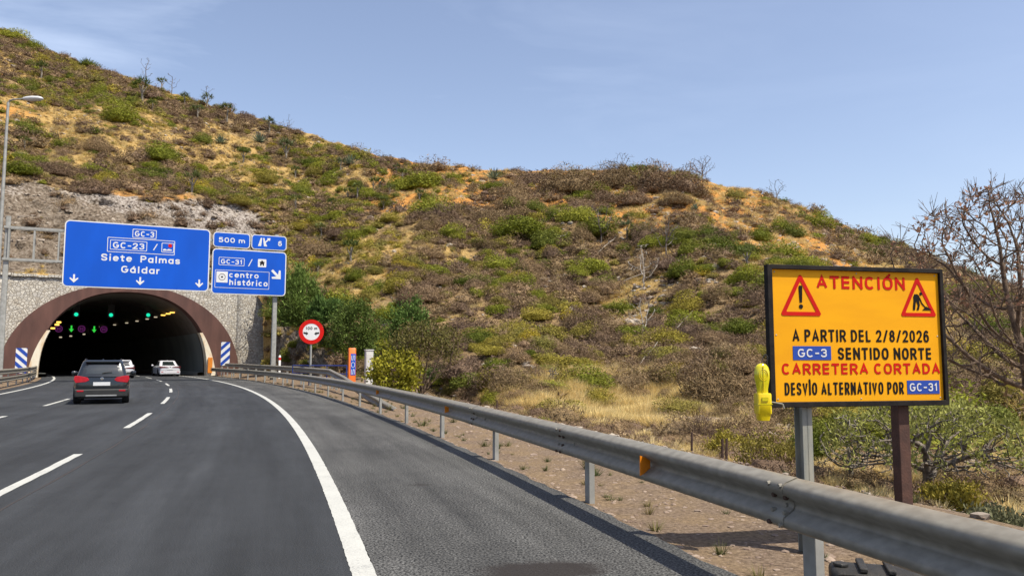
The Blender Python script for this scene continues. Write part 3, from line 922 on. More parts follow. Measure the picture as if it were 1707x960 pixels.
hZ[0] = np.where(cpx > 445, -0.75, hZ[0])
HV = np.stack([hX, hY2, hZ], -1).reshape(-1, 3)
ii = np.arange(NCOL * NROW).reshape(NROW, NCOL)
HF = np.stack([ii[:-1, :-1], ii[:-1, 1:], ii[1:, 1:], ii[1:, :-1]], -1).reshape(-1, 4)
hill_me = np_mesh('hillside', HV, HF, M['hill'], smooth=True, attrs={'rock': rock.ravel(), 'pale': pale.ravel(), 'ochre': ochre.ravel(), 'straw': straw.ravel()})
tag(link_mesh('hillside', hill_me), kind='structure')
HG = HV.reshape(NROW, NCOL, 3)
dep = HG[..., 1] * CP + (HG[..., 2] - EYE) * SP
hR = 480 - FPX * ((HG[..., 2] - EYE) * CP - HG[..., 1] * SP) / dep
hP = 853.5 + FPX * HG[..., 0] / dep
front_rows = int(np.searchsorted(uu, 2.0))


def hill_px(px, py):
    """nearest hillside point seen at photo position px, py"""
    d = (hP[:front_rows] - px) ** 2 + (hR[:front_rows] - py) ** 2
    k = int(np.argmin(d)); j, i = divmod(k, NCOL)
    return Vector(HG[j, i]), math.sqrt(d[j, i])


# ------------------------------------------------------------------ tunnel
TUN = empty('road_tunnel', PC, PA, 'dark road tunnel mouth framed by a wide brown concrete arch under the hill', 'tunnel')
AI, BI, NI = 7.1, 7.75, 2.3
AO, BO, NO = 10.0, 8.5, 2.1


def arch(a, b, n, k, m):
    t = math.pi * (1 - k / m)
    c, s = math.cos(t), math.sin(t)
    return (a * math.copysign(abs(c) ** (2 / n), c), b * abs(s) ** (2 / n))


MSEG = 56
inner = [arch(AI, BI, NI, k, MSEG) for k in range(MSEG + 1)]
outer = [arch(AO, BO, NO, k, MSEG) for k in range(MSEG + 1)]
# headwall of rubble masonry with an arched hole, local frame x along the wall, -y to the road
WX0, WX1, WTOP = -46.0, 17.0, 8.85
inn2 = [(x * .97, z * .97) for x, z in outer]


def wall_y(x, z):
    return 0.10 * (float(fbm(np.array(x * 1.3), np.array(z * 1.3), 3)) - .5)


mb = MB()
NB = 10
vs, fs = [], []
for k in range(MSEG + 1):
    x, z0 = inn2[k]
    for q in range(NB + 1):
        z = z0 + (WTOP - z0) * q / NB
        vs.append((x, wall_y(x, z), z - (.3 if z < .01 else 0)))
for k in range(MSEG):
    for q in range(NB):
        a = k * (NB + 1) + q
        fs.append((a, a + NB + 1, a + NB + 2, a + 1))
mb.add(vs, fs)
for xa, xb in ((WX0, inn2[0][0]), (inn2[-1][0], WX1)):
    nx = int((xb - xa) / .8) + 1
    vs = []
    for i in range(nx + 1):
        for q in range(NB + 1):
            x, z = xa + (xb - xa) * i / nx, WTOP * q / NB
            vs.append((x, wall_y(x, z), z - (.3 if q == 0 else 0)))
    mb.add(vs, [(i * (NB + 1) + q, (i + 1) * (NB + 1) + q, (i + 1) * (NB + 1) + q + 1, i * (NB + 1) + q + 1) for i in range(nx) for q in range(NB)])
hw = empty('stone_wall', PC, PA, 'pale rubble stone retaining wall around the tunnel arch', 'wall')
wall_o = mb.build('masonry', M['rubble'], hw, smooth=True, fix=False)
sol = wall_o.modifiers.new('thick', 'SOLIDIFY'); sol.thickness = 0.7; sol.offset = -1 if False else 1
# make sure the wall thickens away from the road
nrm = sum((p.normal.y * p.area for p in wall_o.data.polygons))
sol.offset = -1 if nrm < 0 else 1
mb = MB()
random.seed(4)
x = WX0
while x < WX1:
    w = random.uniform(.5, 1.1)
    mb.box((x + w / 2, 0.3, WTOP + .06 + random.uniform(-.03, .05)), (w - .02, .95, .2 + random.uniform(0, .08)))
    x += w
mb.build('coping', M['rubble'], hw, bevel=0.03)
# arch band: a bevelled shell standing proud of the wall
rings = []
for (pts, y) in ((outer, 0.45), (outer, -0.35), ([(a[0] * .985 + b[0] * .015, a[1] * .985 + b[1] * .015) for a, b in zip(outer, inner)], -0.45),
                 ([(a[0] * .05 + b[0] * .95, a[1] * .05 + b[1] * .95) for a, b in zip(outer, inner)], -0.45), (inner, -0.30), (inner, 1.2)):
    rings.append([(x, y, z - (.3 if z < .01 else 0)) for x, z in pts])
MB().loft(rings, cap=False, closed=False).build('arch_band', M['brown'], TUN, smooth=True)


def loc(v):
    return (Matrix.Rotation(-PA, 4, 'Z') @ (Vector(v) - PC))


# the bore follows the road bend
rings = []
for q in range(30):
    s = S_PORTAL + 1.0 + q * 3.6
    ring = []
    for x, z in inner:
        p = loc(road(s, TUN_OFF + x * 1.0, z if z > .01 else -.1)); ring.append(tuple(p))
    rings.append(ring)
bo = MB().loft(rings, cap=False, closed=False)
bo.add(rings[-1], [tuple(range(len(rings[-1])))])
bo.build('bore', M['bore'], TUN, smooth=True)
# pale lining panels on the lower 4 m of both sides
for side in (-1, 1):
    sel = [(x, z) for x, z in inner if x * side > 0 and z < 4.3]
    sel.sort(key=lambda p: p[1])
    rings = []
    for q in range(28):
        s = S_PORTAL + 1.6 + q * 3.6
        rings.append([tuple(loc(road(s, TUN_OFF + (x - side * .07), max(z, .02)))) for x, z in sel])
    MB().loft(rings, cap=False, closed=False).build('lining_panel', M['lining'], TUN, smooth=True)
    # painted jamb at the mouth: a strip on the face of the band that widens towards the road
    strips = []
    for x, z in sel:
        wd = .12 + .62 * (1 - z / 4.4)
        strips.append([(x - side * .16, .5, z), (x - side * .10, -.50, z), (x + side * wd, -.50, z), (x + side * wd, -.44, z)])
    MB().loft(strips, cap=False, closed=False).build('jamb', M['jamb'], TUN, smooth=False)
MB().box((7.25, -.62, 1.0), (.42, .10, 1.5)).build('hazard_panel', M['orange_panel'], TUN, bevel=.02)
for side in (-1, 1):
    rings = []
    for q in range(28):
        s = S_PORTAL + .6 + q * 3.6
        rings.append([tuple(loc(road(s, TUN_OFF + side * o, z))) for o, z in ((7.05, .0), (7.05, .32), (6.35, .30), (6.30, .012))])
    MB().loft(rings, cap=False, closed=False).build('walkway_kerb', M['lining'], TUN)

# lane signals just inside the mouth
def lane_signal(px, py, Y, label):
    p = at(px, py, Y)
    r = empty('lane_signal', p, PA, label, 'signal', 'green lane lights in the tunnel mouth')
    MB().prism(rrect(.62, 1.35, .1, cz=.38), -.04, .16).build('housing', M['dark_box'], r)
    MB().lathe([(.19, 0), (.19, .05), (.14, .09), (.04, .11)], 16).build('lens', M['green_on'], r).rotation_euler = (math.pi / 2, 0, 0)
    MB().tube((0, .06, 1.0), (0, .06, 2.1), .04).build('hanger', M['dark_box'], r)
    return r


lane_signal(127, 524, 78.0, 'round green signal in the tunnel mouth, leftmost of the three green lights')
lane_signal(185, 525, 80.0, 'round green signal in the tunnel mouth, middle of the three green lights')
lane_signal(247, 525, 83.0, 'round green signal in the tunnel mouth, rightmost of the three green lights')


def tunnel_arrow(px, py, Y, label):
    r = empty('arrow_signal', at(px, py, Y), PA + .06, label, 'signal', 'lit arrow signals deep in the tunnel')
    MB().prism(rrect(.95, 1.15, .06), 0, .2).build('housing', M['dark_box'], r)
    MB().prism([(-.09, .42), (-.09, -.02), (-.27, -.02), (0, -.42), (.27, -.02), (.09, -.02), (.09, .42)], -.03, -.005).build('arrow', M['arrow_on'], r)


def tunnel_speed(px, py, Y, label):
    r = empty('speed_signal', at(px, py, Y), PA + .06, label, 'signal', 'violet speed signals deep in the tunnel')
    MB().prism(rrect(1.0, 1.0, .06), 0, .2).build('housing', M['dark_box'], r)
    MB().ring(circle_pts(0, 0, .42, 24), circle_pts(0, 0, .33, 24), -.03, -.005).build('ring', M['violet_on'], r)
    text_part('80', M['violet_on'], r, 0, -.17, .34, .42, y=-.02)


tunnel_arrow(119, 548, 99, 'green lit arrow signal inside the tunnel, nearer the left wall')
tunnel_arrow(157, 549, 102, 'green lit arrow signal inside the tunnel, second from the left wall')
tunnel_speed(98, 548, 98, 'violet speed signal inside the tunnel beside the leftmost green arrow')
tunnel_speed(136, 548, 100.5, 'violet speed signal inside the tunnel between the two green arrows')
tunnel_speed(173, 549, 103, 'violet speed signal inside the tunnel furthest from the left wall')


def tunnel_lamp(px, py, Y, mat, w=.9, tilt=0):
    o = MB().prism(rrect(w, .2, .06), -.05, .1).build('tunnel_lamp', mat)
    o.location = at(px, py, Y); o.rotation_euler = (0, tilt, PA)
    tag(o, 'small lit lamp in a row under the dark tunnel vault', 'lamp', 'lamps under the tunnel vault')


for px, py, Y, mt in ((98, 537, 83, 'lamp_on'), (95, 541, 86, 'lamp_on'), (88, 547, 90, 'lamp_on'), (101, 562, 112, 'lamp_pale'), (118, 560, 116, 'lamp_pale'), (140, 557, 120, 'lamp_pale'), (181, 553, 126, 'lamp_pale')):
    tunnel_lamp(px, py, Y, M[mt], .45 if mt == 'lamp_on' else .36)
for k, s in enumerate((86, 88.5, 91.5, 96, 101, 107, 113, 120, 128)):
    p = road(s, TUN_OFF + 4.35, 6.25)
    o = MB().prism(rrect(.45 if k < 3 else .34, .13, .05), -.05, .1).build('tunnel_lamp', M['lamp_on' if k in (0, 1, 2) else 'lamp_pale'])
    o.location = p; o.rotation_euler = (0, 0, heading(s))
    tag(o, 'small lit lamp in a row under the dark tunnel vault', 'lamp', 'lamps under the tunnel vault')

# ------------------------------------------------------------------ guard rails
W_PROF = [(.0, .31), (-.014, .309), (-.088, .285), (-.105, .268), (-.109, .245), (-.104, .224), (-.035, .180), (-.025, .155), (-.035, .130), (-.104, .086), (-.109, .065), (-.105, .042), (-.088, .025), (-.014, .001), (.0, .0)]


def beam(mb, s0, s1, off, z0, side=1, ds=1.0, sc=1.0, path=None):
    """W-profile beam, waves towards the road (side=1: road on the left)"""
    rings = []
    if path is None:
        n = max(2, int((s1 - s0) / ds) + 1)
        fr = [(road(s, off), heading(s), z0) for s in np.linspace(s0, s1, n)]
    else:
        fr = path
    for p, h, z in fr:
        c, s_ = math.cos(h), math.sin(h)
        r = [(p.x + d * side * sc * c, p.y + d * side * sc * s_, z + q * sc) for d, q in W_PROF]
        r += [(p.x + (d + .006) * side * c, p.y + (d + .006) * side * s_, z + q * sc) for d, q in reversed(W_PROF)]
        rings.append(r)
    mb.loft(rings)


def post_mb(s, off, h, side=1, z0=-.35):
    p, a = road(s, off), heading(s)
    m = MB(); rot = Matrix.Rotation(a, 3, 'Z')
    for (cx, cy, w, d) in ((0, 0, .006, .12), (.03, .06, .06, .006), (.03, -.06, .06, .006)):
        m.box(p + rot @ Vector((cx, cy, (h + z0) / 2)), (w, d, h - z0), rot)
    return m, p, rot


RAIL_OFF, RAIL_Z = 2.47, 0.435
gr = empty('guard_rail', road(0, 2.7), 0, 'long grey steel guard rail curving along the edge of the hard shoulder', 'guard rail')
gi = gr.matrix_basis.inverted()


def child_fix(o, parent):
    """keep a part built in world space where it is under its thing"""
    o.parent = parent
    o.matrix_parent_inverse = Matrix.LocRotScale(parent.location, parent.rotation_euler, None).inverted()
    return o


sec = 4.0
S0 = -7.55
k = 0
while S0 + sec * k < 80:
    s0 = S0 + sec * k
    m = MB(); beam(m, s0, min(s0 + sec + .16, 81.5), RAIL_OFF - .006 * (k % 2), RAIL_Z + .005 * (k % 2), 1, .8, 1.06)
    child_fix(m.build('rail_beam', M['galv'], None, smooth=True, angle=60), gr)
    k += 1
ps = nearest_s(.80, 8.67) + .22
for k in range(-3, 21):
    s = ps + 3.72 * k
    if s > 80: break
    m, p, rot = post_mb(s, RAIL_OFF + .10, .70)
    child_fix(m.build('post', M['post'], None), gr)
    m = MB(); m.box(road(s, RAIL_OFF + .06, .60), (.10, .14, .22), rot)
    child_fix(m.build('spacer', M['post'], None, bevel=.01), gr)
    if k < 5:
        m = MB(); a = heading(s)
        for dz in (.155,):
            p = road(s + .02, RAIL_OFF - .03, RAIL_Z + dz)
            m.tube(p, p + Vector((-math.cos(a), -math.sin(a), 0)) * .018, .016, .012, 8)
        child_fix(m.build('bolt', M['galv'], None), gr)
# splice bolts at the nearest overlap
for k in range(0, 4):
    s = S0 + sec * (k + 2) + .08; a = heading(s)
    for ds in (-.06, .06):
        for dz, dd in ((.268, -.103), (.20, -.066), (.112, -.075), (.045, -.103)):
            p = road(s + ds, RAIL_OFF + dd * 1.06, RAIL_Z + dz * 1.06)
            m = MB().tube(p, p + Vector((-math.cos(a), -math.sin(a), 0)) * .022, .018, .014, 8)
            child_fix(m.build('bolt', M['galv'] if random.random() < .6 else M['rust'], None), gr)
# amber trapezoid reflectors in the valley of the beam
for px, py in ((1072, 773), (746, 680), (631, 655)):
    best = min((abs(853.5 + FPX * road(s, RAIL_OFF - .10).x / road(s, RAIL_OFF - .10).y - px), s) for s in np.arange(3, 60, .05))
    s = best[1]
    r = MB().prism([(-.06, -.085), (.05, -.05), (.05, .05), (-.06, .085)], -.006, .004)
    o = r.build('reflector', M['amber_reflector'], None)
    if px < 1000: o.scale = (.75, 1, .75)
    o.location = road(s, RAIL_OFF - .10, RAIL_Z + .165); o.rotation_euler = (0, 0, heading(s) + R(14))
    m = MB().box((0, .012, 0), (.012, .02, .06)).build('reflector_bracket', M['galv'], o)
    bpy.context.view_layer.update(); child_fix(o, gr)

# older rail behind it, its end bent down into the ground
g2 = empty('guard_rail', road(60, 5.0), 0, 'second guard rail behind the long one, its end bent down into the gravel', 'guard rail')
path = []
for px, py, Y, dz in ((368, 605, 76, 0), (400, 606, 68, 0), (440, 608, 58, 0), (500, 611, 47.5, 0), (551, 615, 41, 0), (575, 627, 36.5, 0), (618, 655, 29, 0), (662, 680, 24, 0)):
    path.append(at(px, py, Y))
fr = []
for i, p in enumerate(path):
    d = (path[min(i + 1, len(path) - 1)] - path[max(i - 1, 0)])
    h = math.atan2(d.y, d.x) + math.pi / 2
    h = h + math.pi if math.cos(h) < 0 else h
    fr.append((p, h, p.z - .33))
m = MB(); beam(m, 0, 0, 0, 0, 1, path=fr, sc=1.06); child_fix(m.build('rail_beam', M['galv'], None, smooth=True, angle=50), g2)
for i in range(0, 5):
    for t in (0, .33, .66):
        p = path[i].lerp(path[i + 1], t); m = MB()
        m.box((p.x + .08, p.y + .08, (p.z - .2) / 2 - .1), (.1, .1, p.z + .05))
        child_fix(m.build('post', M['post'], None), g2)

# double rail on the far side of the carriageway
g3 = empty('guard_rail', road(40, -11.9), 0, 'double-beam guard rail left of the carriageway ending at the tunnel arch', 'guard rail')
for z in (.28, .70):
    m = MB(); beam(m, 0, 81.5, -11.95, z, -1, 2.0); child_fix(m.build('rail_beam', M['galv'], None, smooth=True), g3)
for k in range(20):
    m, p, rot = post_mb(2 + 4 * k, -12.08, .98); child_fix(m.build('post', M['post'], None), g3)


# ------------------------------------------------------------------ overhead gantry and its signs
GP = Vector((-17.65, 58.0, 0))
GA = math.atan2(.448, .894)
gan = empty('sign_gantry', GP, GA, 'grey steel gantry spanning the carriageway and carrying the blue signs', 'gantry')
for x, nm in ((0, 'post'), (-17.1, 'post')):
    m = MB(); m.prism(rrect(.38, .34, .05, 3), 0, 1)
    o = MB().loft([[(x + a, .25 + b, z) for a, b in rrect(w, w * .9, .05, 3)] for z, w in ((-.4, .36), (10.9, .28))]).build(nm, M['post'], gan, smooth=True)
    m = MB().box((x, .25, .22), (.62, .62, .05))
    for a in (-1, 1):
        for b in (-1, 1): m.tube((x + a * .24, .25 + b * .24, .24), (x + a * .24, .25 + b * .24, .34), .03)
    m.build('base_plate', M['galv'], gan)
m = MB()
for yy in (.05, .5):
    for z in (8.05, 10.15): m.box((-8.5, yy, z), (17.6, .13, .15))
    for k in range(13):
        x = -17.0 + k * 1.42
        m.box((x, yy, 9.1), (.09, .09, 2.0))
for k in range(13):
    x = -17.0 + k * 1.42
    for z in (8.05, 10.15): m.box((x, .275, z), (.07, .35, .07))
m.build('truss', M['post'], gan)


def blue_panel(parent_root, cx, cz, w, h, rad, bord, y=-.12):
    MB().prism(rrect(w, h, rad, 6, cx, cz), y, y + .05).build('border', M['sign_white'], parent_root)
    MB().prism(rrect(w - 2 * bord, h - 2 * bord, max(.02, rad - bord), 6, cx, cz), y - .012, y - .003).build('face', M['sign_blue'], parent_root)
    m = MB()
    for t in (-.35, 0, .35): m.box((cx + w * t, y + .10, cz), (.09, .09, h * .96))
    m.build('back_rail', M['sign_back'], parent_root)


def frame_box(parent, cx, cz, w, h, t, y, mat, name='route_box'):
    MB().ring(rrect(w, h, min(.05, h * .1), 3, cx, cz), rrect(w - 2 * t, h - 2 * t, min(.03, h * .06), 3, cx, cz), y - .004, y + .002).build(name, mat, parent)


def arrow_down(parent, cx, cz, s, y, rot=0.0, name='arrow'):
    pts = [(-.10, .5), (-.10, -.10), (-.40, .12), (-.48, .0), (0, -.5), (.48, .0), (.40, .12), (.10, -.10), (.10, .5)]
    pts = [((-a * math.cos(rot) * -1 - b * math.sin(rot)) * s + cx, (a * math.sin(rot) + b * math.cos(rot)) * s + cz) for a, b in pts]
    MB().prism(pts, y - .004, y + .002).build(name, M['sign_white'], parent)


SX0 = -13.85                                    # left edge of the large sign along the gantry
bs = empty('direction_sign', GP + Matrix.Rotation(GA, 3, 'Z') @ Vector((SX0, 0, 6.38)), GA, 'large blue overhead direction sign with three lane arrows over the tunnel', 'road sign')
BW, BH = 9.15, 4.5
blue_panel(bs, BW / 2, BH / 2, BW, BH, .32, .075)
YF = -.136
fx = lambda f: f * BW
fz = lambda f: (1 - f) * BH
text_part('GC-3', M['sign_white'], bs, fx(.53), fz(.185), .38, 1.22, .19, YF)
frame_box(bs, fx(.53), fz(.14), 1.52, .62, .04, YF, M['sign_white'])
text_part('GC-23', M['sign_white'], bs, fx(.425), fz(.385), .42, 1.95, .19, YF)
frame_box(bs, fx(.425), fz(.335), 2.30, .68, .04, YF, M['sign_white'])
frame_box(bs, fx(.513), fz(.335), 4.25, 1.02, .04, YF, M['sign_white'])
MB().prism([(fx(.592), fz(.385)), (fx(.600), fz(.385)), (fx(.625), fz(.285)), (fx(.617), fz(.285))], YF - .004, YF + .002).build('slash', M['sign_white'], bs)
frame_box(bs, fx(.695), fz(.335), .80, .68, .04, YF, M['sign_white'])
ic = MB().prism(circle_pts(fx(.712), fz(.30), .13, 16), YF - .004, YF + .002).build('pictogram', M['red'], bs)
MB().prism([(fx(.662), fz(.385)), (fx(.725), fz(.378)), (fx(.725), fz(.362)), (fx(.700), fz(.352)), (fx(.690), fz(.368)), (fx(.675), fz(.352)), (fx(.662), fz(.365))], YF - .004, YF + .002).build('pictogram', M['sign_white'], bs)
text_part('Siete  Palmas', M['sign_white'], bs, fx(.515), fz(.585), .47, 4.95, .19, YF)
text_part('Gáldar', M['sign_white'], bs, fx(.515), fz(.755), .47, 2.45, .19, YF)
for f in (.075, .513, .93): arrow_down(bs, fx(f), fz(.875), .56, YF)

xs = empty('exit_sign', GP + Matrix.Rotation(GA, 3, 'Z') @ Vector((-4.52, 0, 6.25)), GA, 'smaller blue overhead exit sign with a diagonal arrow, above the right gantry post', 'road sign')
EW, EH = 5.22, 3.30
blue_panel(xs, EW / 2, EH / 2, EW, EH, .28, .07)
ex = lambda f: f * EW
ez = lambda f: (1 - f) * EH
text_part('GC-31', M['sign_white'], xs, ex(.255), ez(.33), .33, 1.48, .19, YF)
frame_box(xs, ex(.255), ez(.275), 1.78, .58, .035, YF, M['sign_white'])
MB().prism([(ex(.475), ez(.36)), (ex(.488), ez(.36)), (ex(.535), ez(.20)), (ex(.522), ez(.20))], YF - .004, YF + .002).build('slash', M['sign_white'], xs)
sq = MB().prism(rrect(.60, .60, .05, 3, ex(.665), ez(.275)), YF - .004, YF + .002).build('pictogram', M['sign_white'], xs)
c0, c1 = ex(.665), ez(.275)
MB().prism([(c0 + a, c1 + b) for a, b in ((-.14, -.19), (-.04, -.19), (-.04, -.08), (.04, -.08), (.04, -.19), (.14, -.19), (.14, .02), (.17, .02), (.17, .10), (.07, .10), (.07, .18), (-.07, .18), (-.07, .10), (-.17, .10), (-.17, .02), (-.14, .02))], YF - .010, YF - .0045).build('tower_symbol', M['black'], sq)
frame_box(xs, ex(.405), ez(.665), 3.80, 1.30, .03, YF, M['sign_white'])
MB().prism(rrect(.78, .80, .04, 3, ex(.135), ez(.625)), YF - .004, YF + .002).build('pictogram', M['sign_white'], xs)
MB().ring(circle_pts(ex(.135), ez(.625), .24, 24), circle_pts(ex(.135), ez(.625), .205, 24), YF - .010, YF - .0045).build('pictogram', M['rust'], xs)
MB().prism(circle_pts(ex(.135), ez(.625), .07, 14), YF - .010, YF - .0045).build('pictogram', M['black'], xs)
text_part('centro', M['sign_white'], xs, ex(.425), ez(.625), .40, 2.06, .19, YF)
text_part('histórico', M['sign_white'], xs, ex(.49), ez(.795), .42, 2.70, .19, YF)
arrow_down(xs, ex(.865), ez(.52), .92, YF, R(45))
for cx, wd in ((1.30, 2.56), (3.94, 2.54)):
    blue_panel(xs, cx, EH + .10 + .56, wd, 1.10, .26, .06)
text_part('500 m', M['sign_white'], xs, 1.30, EH + .47, .36, 1.82, .19, YF)
text_part('6', M['sign_white'], xs, 4.72, EH + .45, .38, None, .19, YF)
q0, q1 = 3.56, EH + .36
MB().prism([(q0 - .42, q1), (q0 - .20, q1), (q0 - .13, q1 + .62), (q0 - .24, q1 + .62)], YF - .004, YF + .002).build('exit_symbol', M['sign_white'], xs)
MB().prism([(q0 + .00, q1), (q0 + .24, q1), (q0 + .12, q1 + .26), (q0 + .34, q1 + .47), (q0 + .42, q1 + .40), (q0 + .46, q1 + .64), (q0 + .20, q1 + .62), (q0 + .27, q1 + .54), (q0 + .08, q1 + .36), (q0 + .03, q1 + .62), (q0 - .07, q1 + .62)], YF - .004, YF + .002).build('exit_symbol', M['sign_white'], xs)

# ------------------------------------------------------------------ roadworks sign
WL = at(1283, 679, 6.35); WR = at(1579, 675, 6.70)
WA = math.atan2(WR.y - WL.y, WR.x - WL.x)
SW = math.hypot(WR.x - WL.x, WR.y - WL.y)
SH = at(1277, 441, 6.35).z - WL.z
ws = empty('roadworks_sign', (WL.x, WL.y, -.05), WA, 'orange roadworks sign with black frame and road closure lettering beside the guard rail', 'road sign')
ws_b = WL.z + .05
FR = .045
m = MB()
m.ring([(0, ws_b), (SW, ws_b), (SW, ws_b + SH), (0, ws_b + SH)], [(FR, ws_b + FR * .95), (SW - FR * .75, ws_b + FR * .95), (SW - FR * .75, ws_b + SH - FR * .8), (FR, ws_b + SH - FR * .8)], -.028, .03)
m.build('frame', M['frame_black'], ws, bevel=.004)
PX0, PX1, PZ0, PZ1 = FR, SW - FR * .75, ws_b + FR * .95, ws_b + SH - FR * .8
PW, PH = PX1 - PX0, PZ1 - PZ0
MB().box(((PX0 + PX1) / 2, .004, (PZ0 + PZ1) / 2), (PW + .006, .012, PH + .006)).build('panel', M['amber'], ws)
MB().box(((PX0 + PX1) / 2, .018, (PZ0 + PZ1) / 2), (PW, .010, PH)).build('backing', M['sign_back'], ws)
YW = -.0045
for f_, g_ in ((.02, .02), (.5, .018), (.98, .02), (.02, .5), (.98, .5), (.02, .98), (.5, .982), (.98, .98)):
    m = MB().lathe([(.006, 0), (.006, .002), (.003, .004)], 8)
    o = m.build('rivet', M['sign_back'], ws); o.location = (PX0 + f_ * PW, -.002, PZ1 - g_ * PH); o.rotation_euler = (math.pi / 2, 0, 0)
wx = lambda f: PX0 + f * PW
wz = lambda f: PZ1 - f * PH


def sign_text(s, mat, f0, f1, z0, z1, bold):
    text_part(s, mat, ws, (wx(f0) + wx(f1)) / 2, wz(z1), wz(z0) - wz(z1), wx(f1) - wx(f0), bold, YW)


sign_text('ATENCIÓN', M['red'], .262, .792, .040, .140, .20)
sign_text('A PARTIR DEL 2/8/2026', M['black'], .112, .926, .455, .548, .17)
sign_text('SENTIDO NORTE', M['black'], .372, .937, .592, .684, .185)
sign_text('CARRETERA CORTADA', M['red'], .046, .985, .712, .796, .20)
sign_text('DESVÍO ALTERNATIVO POR', M['black'], .058, .757, .856, .950, .16)


def route_plate(s, f0, f1, z0, z1, tw):
    MB().box(((wx(f0) + wx(f1)) / 2, YW + .001, (wz(z0) + wz(z1)) / 2), (wx(f1) - wx(f0), .003, wz(z0) - wz(z1))).build('route_plate', M['plate_blue'], ws)
    h = wz(z0) - wz(z1)
    text_part(s, M['sign_white'], ws, (wx(f0) + wx(f1)) / 2, wz(z1) + h * .2, h * .60, (wx(f1) - wx(f0)) * tw, .17, YW - .003)


route_plate('GC-3', .112, .332, .582, .686, .76)
route_plate('GC-31', .778, .976, .846, .950, .86)


def tri(f0, f1, z0, z1):
    x0, x1, b, t = wx(f0), wx(f1), wz(z1), wz(z0)
    cx = (x0 + x1) / 2

    def rounded(x0, x1, b, t, r):
        pts, n = [], 5
        ang = math.atan2(t - b, (x1 - x0) / 2)
        for (px, pz, a0, a1) in ((x0 + r / math.tan(ang / 2), b + r, 90 + math.degrees(ang), 270), (x1 - r / math.tan(ang / 2), b + r, -90, 90 - math.degrees(ang)), (cx, t - r / math.cos(ang), 90 - math.degrees(ang), 90 + math.degrees(ang))):
            for k in range(n + 1):
                a = R(a0 + (a1 - a0) * k / n); pts.append((px + r * math.cos(a), pz + r * math.sin(a)))
        return pts
    w = (x1 - x0)
    th = w * .085
    ang = math.atan2(t - b, w / 2)
    ins = th / math.tan(ang / 2)
    o_ = rounded(x0, x1, b, t, w * .045)
    i_ = rounded(x0 + ins, x1 - ins, b + th, t - th / math.cos(ang), w * .015)
    MB().ring(o_, i_, YW - .001, YW + .0025).build('warning_triangle', M['red'], ws)
    return cx, b, w, t - b


cx, b, w, h = tri(.046, .288, .022, .352)
MB().prism([(cx - w * .028, b + h * .31), (cx + w * .028, b + h * .31), (cx + w * .045, b + h * .66), (cx + w * .03, b + h * .70), (cx - w * .03, b + h * .70), (cx - w * .045, b + h * .66)], YW - .001, YW + .0025).add([], []).build('exclamation_mark', M['black'], ws)
MB().prism(circle_pts(cx, b + h * .215, w * .047, 18), YW - .001, YW + .0025).build('exclamation_mark', M['black'], ws)
cx, b, w, h = tri(.757, .982, .022, .345)
P = lambda a, q: (cx + a * w, b + q * h)
m = MB()
m.prism([P(*t) for t in ((-.12, .40), (-.055, .375), (.03, .37), (.05, .44), (.04, .50), (-.01, .545), (-.09, .545), (-.125, .48))], YW - .001, YW + .0025)      # torso
m.prism(circle_pts(*P(.085, .555), w * .038, 14), YW - .001, YW + .0025)                                                                                   # head
m.prism([P(*t) for t in ((-.12, .40), (-.06, .375), (-.075, .27), (-.095, .155), (-.15, .155), (-.14, .27))], YW - .001, YW + .0025)                        # rear leg
m.prism([P(*t) for t in ((-.05, .375), (.03, .37), (.045, .28), (.01, .155), (-.05, .155), (-.01, .27))], YW - .001, YW + .0025)                            # front leg
m.prism([P(*t) for t in ((.02, .47), (.04, .42), (.09, .31), (.20, .20), (.215, .22), (.11, .335), (.06, .46))], YW - .001, YW + .0025)                       # arm and shovel
m.prism([P(*t) for t in ((.11, .155), (.37, .155), (.33, .20), (.27, .215), (.22, .245), (.16, .20))], YW - .001, YW + .0025)                                # heap
m.build('digging_pictogram', M['black'], ws)
# two posts of different make
lx = (WL.x, WL.y)
pl = at(1346, 690, 6.45); off_l = math.hypot(pl.x - WL.x, pl.y - WL.y)
pr = at(1511, 690, 6.62); off_r = math.hypot(pr.x - WL.x, pr.y - WL.y)
m = MB()
for (ax, ay, wd, dp) in ((0, 0, .008, .12), (.0, .056, .088, .008), (.0, -.056, .088, .008)):
    m.box((off_l + ax, .092 + ay, (ws_b + SH * .8 - .5) / 2), (wd, dp, ws_b + SH * .8 + .5))
m.build('sign_post', M['old_post'], ws)['label'] = 'grey weathered steel post'
MB().box((off_r, .085, (ws_b + SH * .8 - .5) / 2), (.105, .10, ws_b + SH * .8 + .5)).build('sign_post', M['rust_post'], ws, bevel=.006)['label'] = 'rust brown square post'
# yellow flashing lamp strapped to the left edge of the frame
bl = at(1271, 655, 6.28)
bc = empty('warning_lamp', (bl.x, bl.y, bl.z), WA - .15, 'yellow battery warning lamp tied to the left edge of the orange sign', 'warning lamp')
m = MB()
m.loft([[(a, bb, z) for a, bb in rrect(w, d, .018, 3)] for z, w, d in ((-.215, .085, .08), (-.175, .10, .09), (-.165, .106, .095), (-.16, .116, .102), (-.01, .116, .102), (.0, .108, .094))])
m.build('battery_box', M['yellow'], bc, smooth=True)
m = MB()
rings = []
for z, w, d in ((.0, .092, .05), (.03, .090, .052), (.07, .106, .06), (.12, .124, .066), (.17, .124, .066), (.205, .106, .058), (.228, .07, .042), (.236, .02, .015)):
    rings.append([(w / 2 * math.copysign(abs(math.cos(2 * math.pi * k / 20)) ** .8, math.cos(2 * math.pi * k / 20)), d / 2 * math.sin(2 * math.pi * k / 20), z) for k in range(20)])
m.loft(rings); m.build('lens', M['yellow_lens'], bc, smooth=True, angle=60)
m = MB(); m.tube((.0, -.034, .01), (.0, -.034, .215), .004, n=6); m.tube((0, .034, .01), (0, .034, .215), .004, n=6)
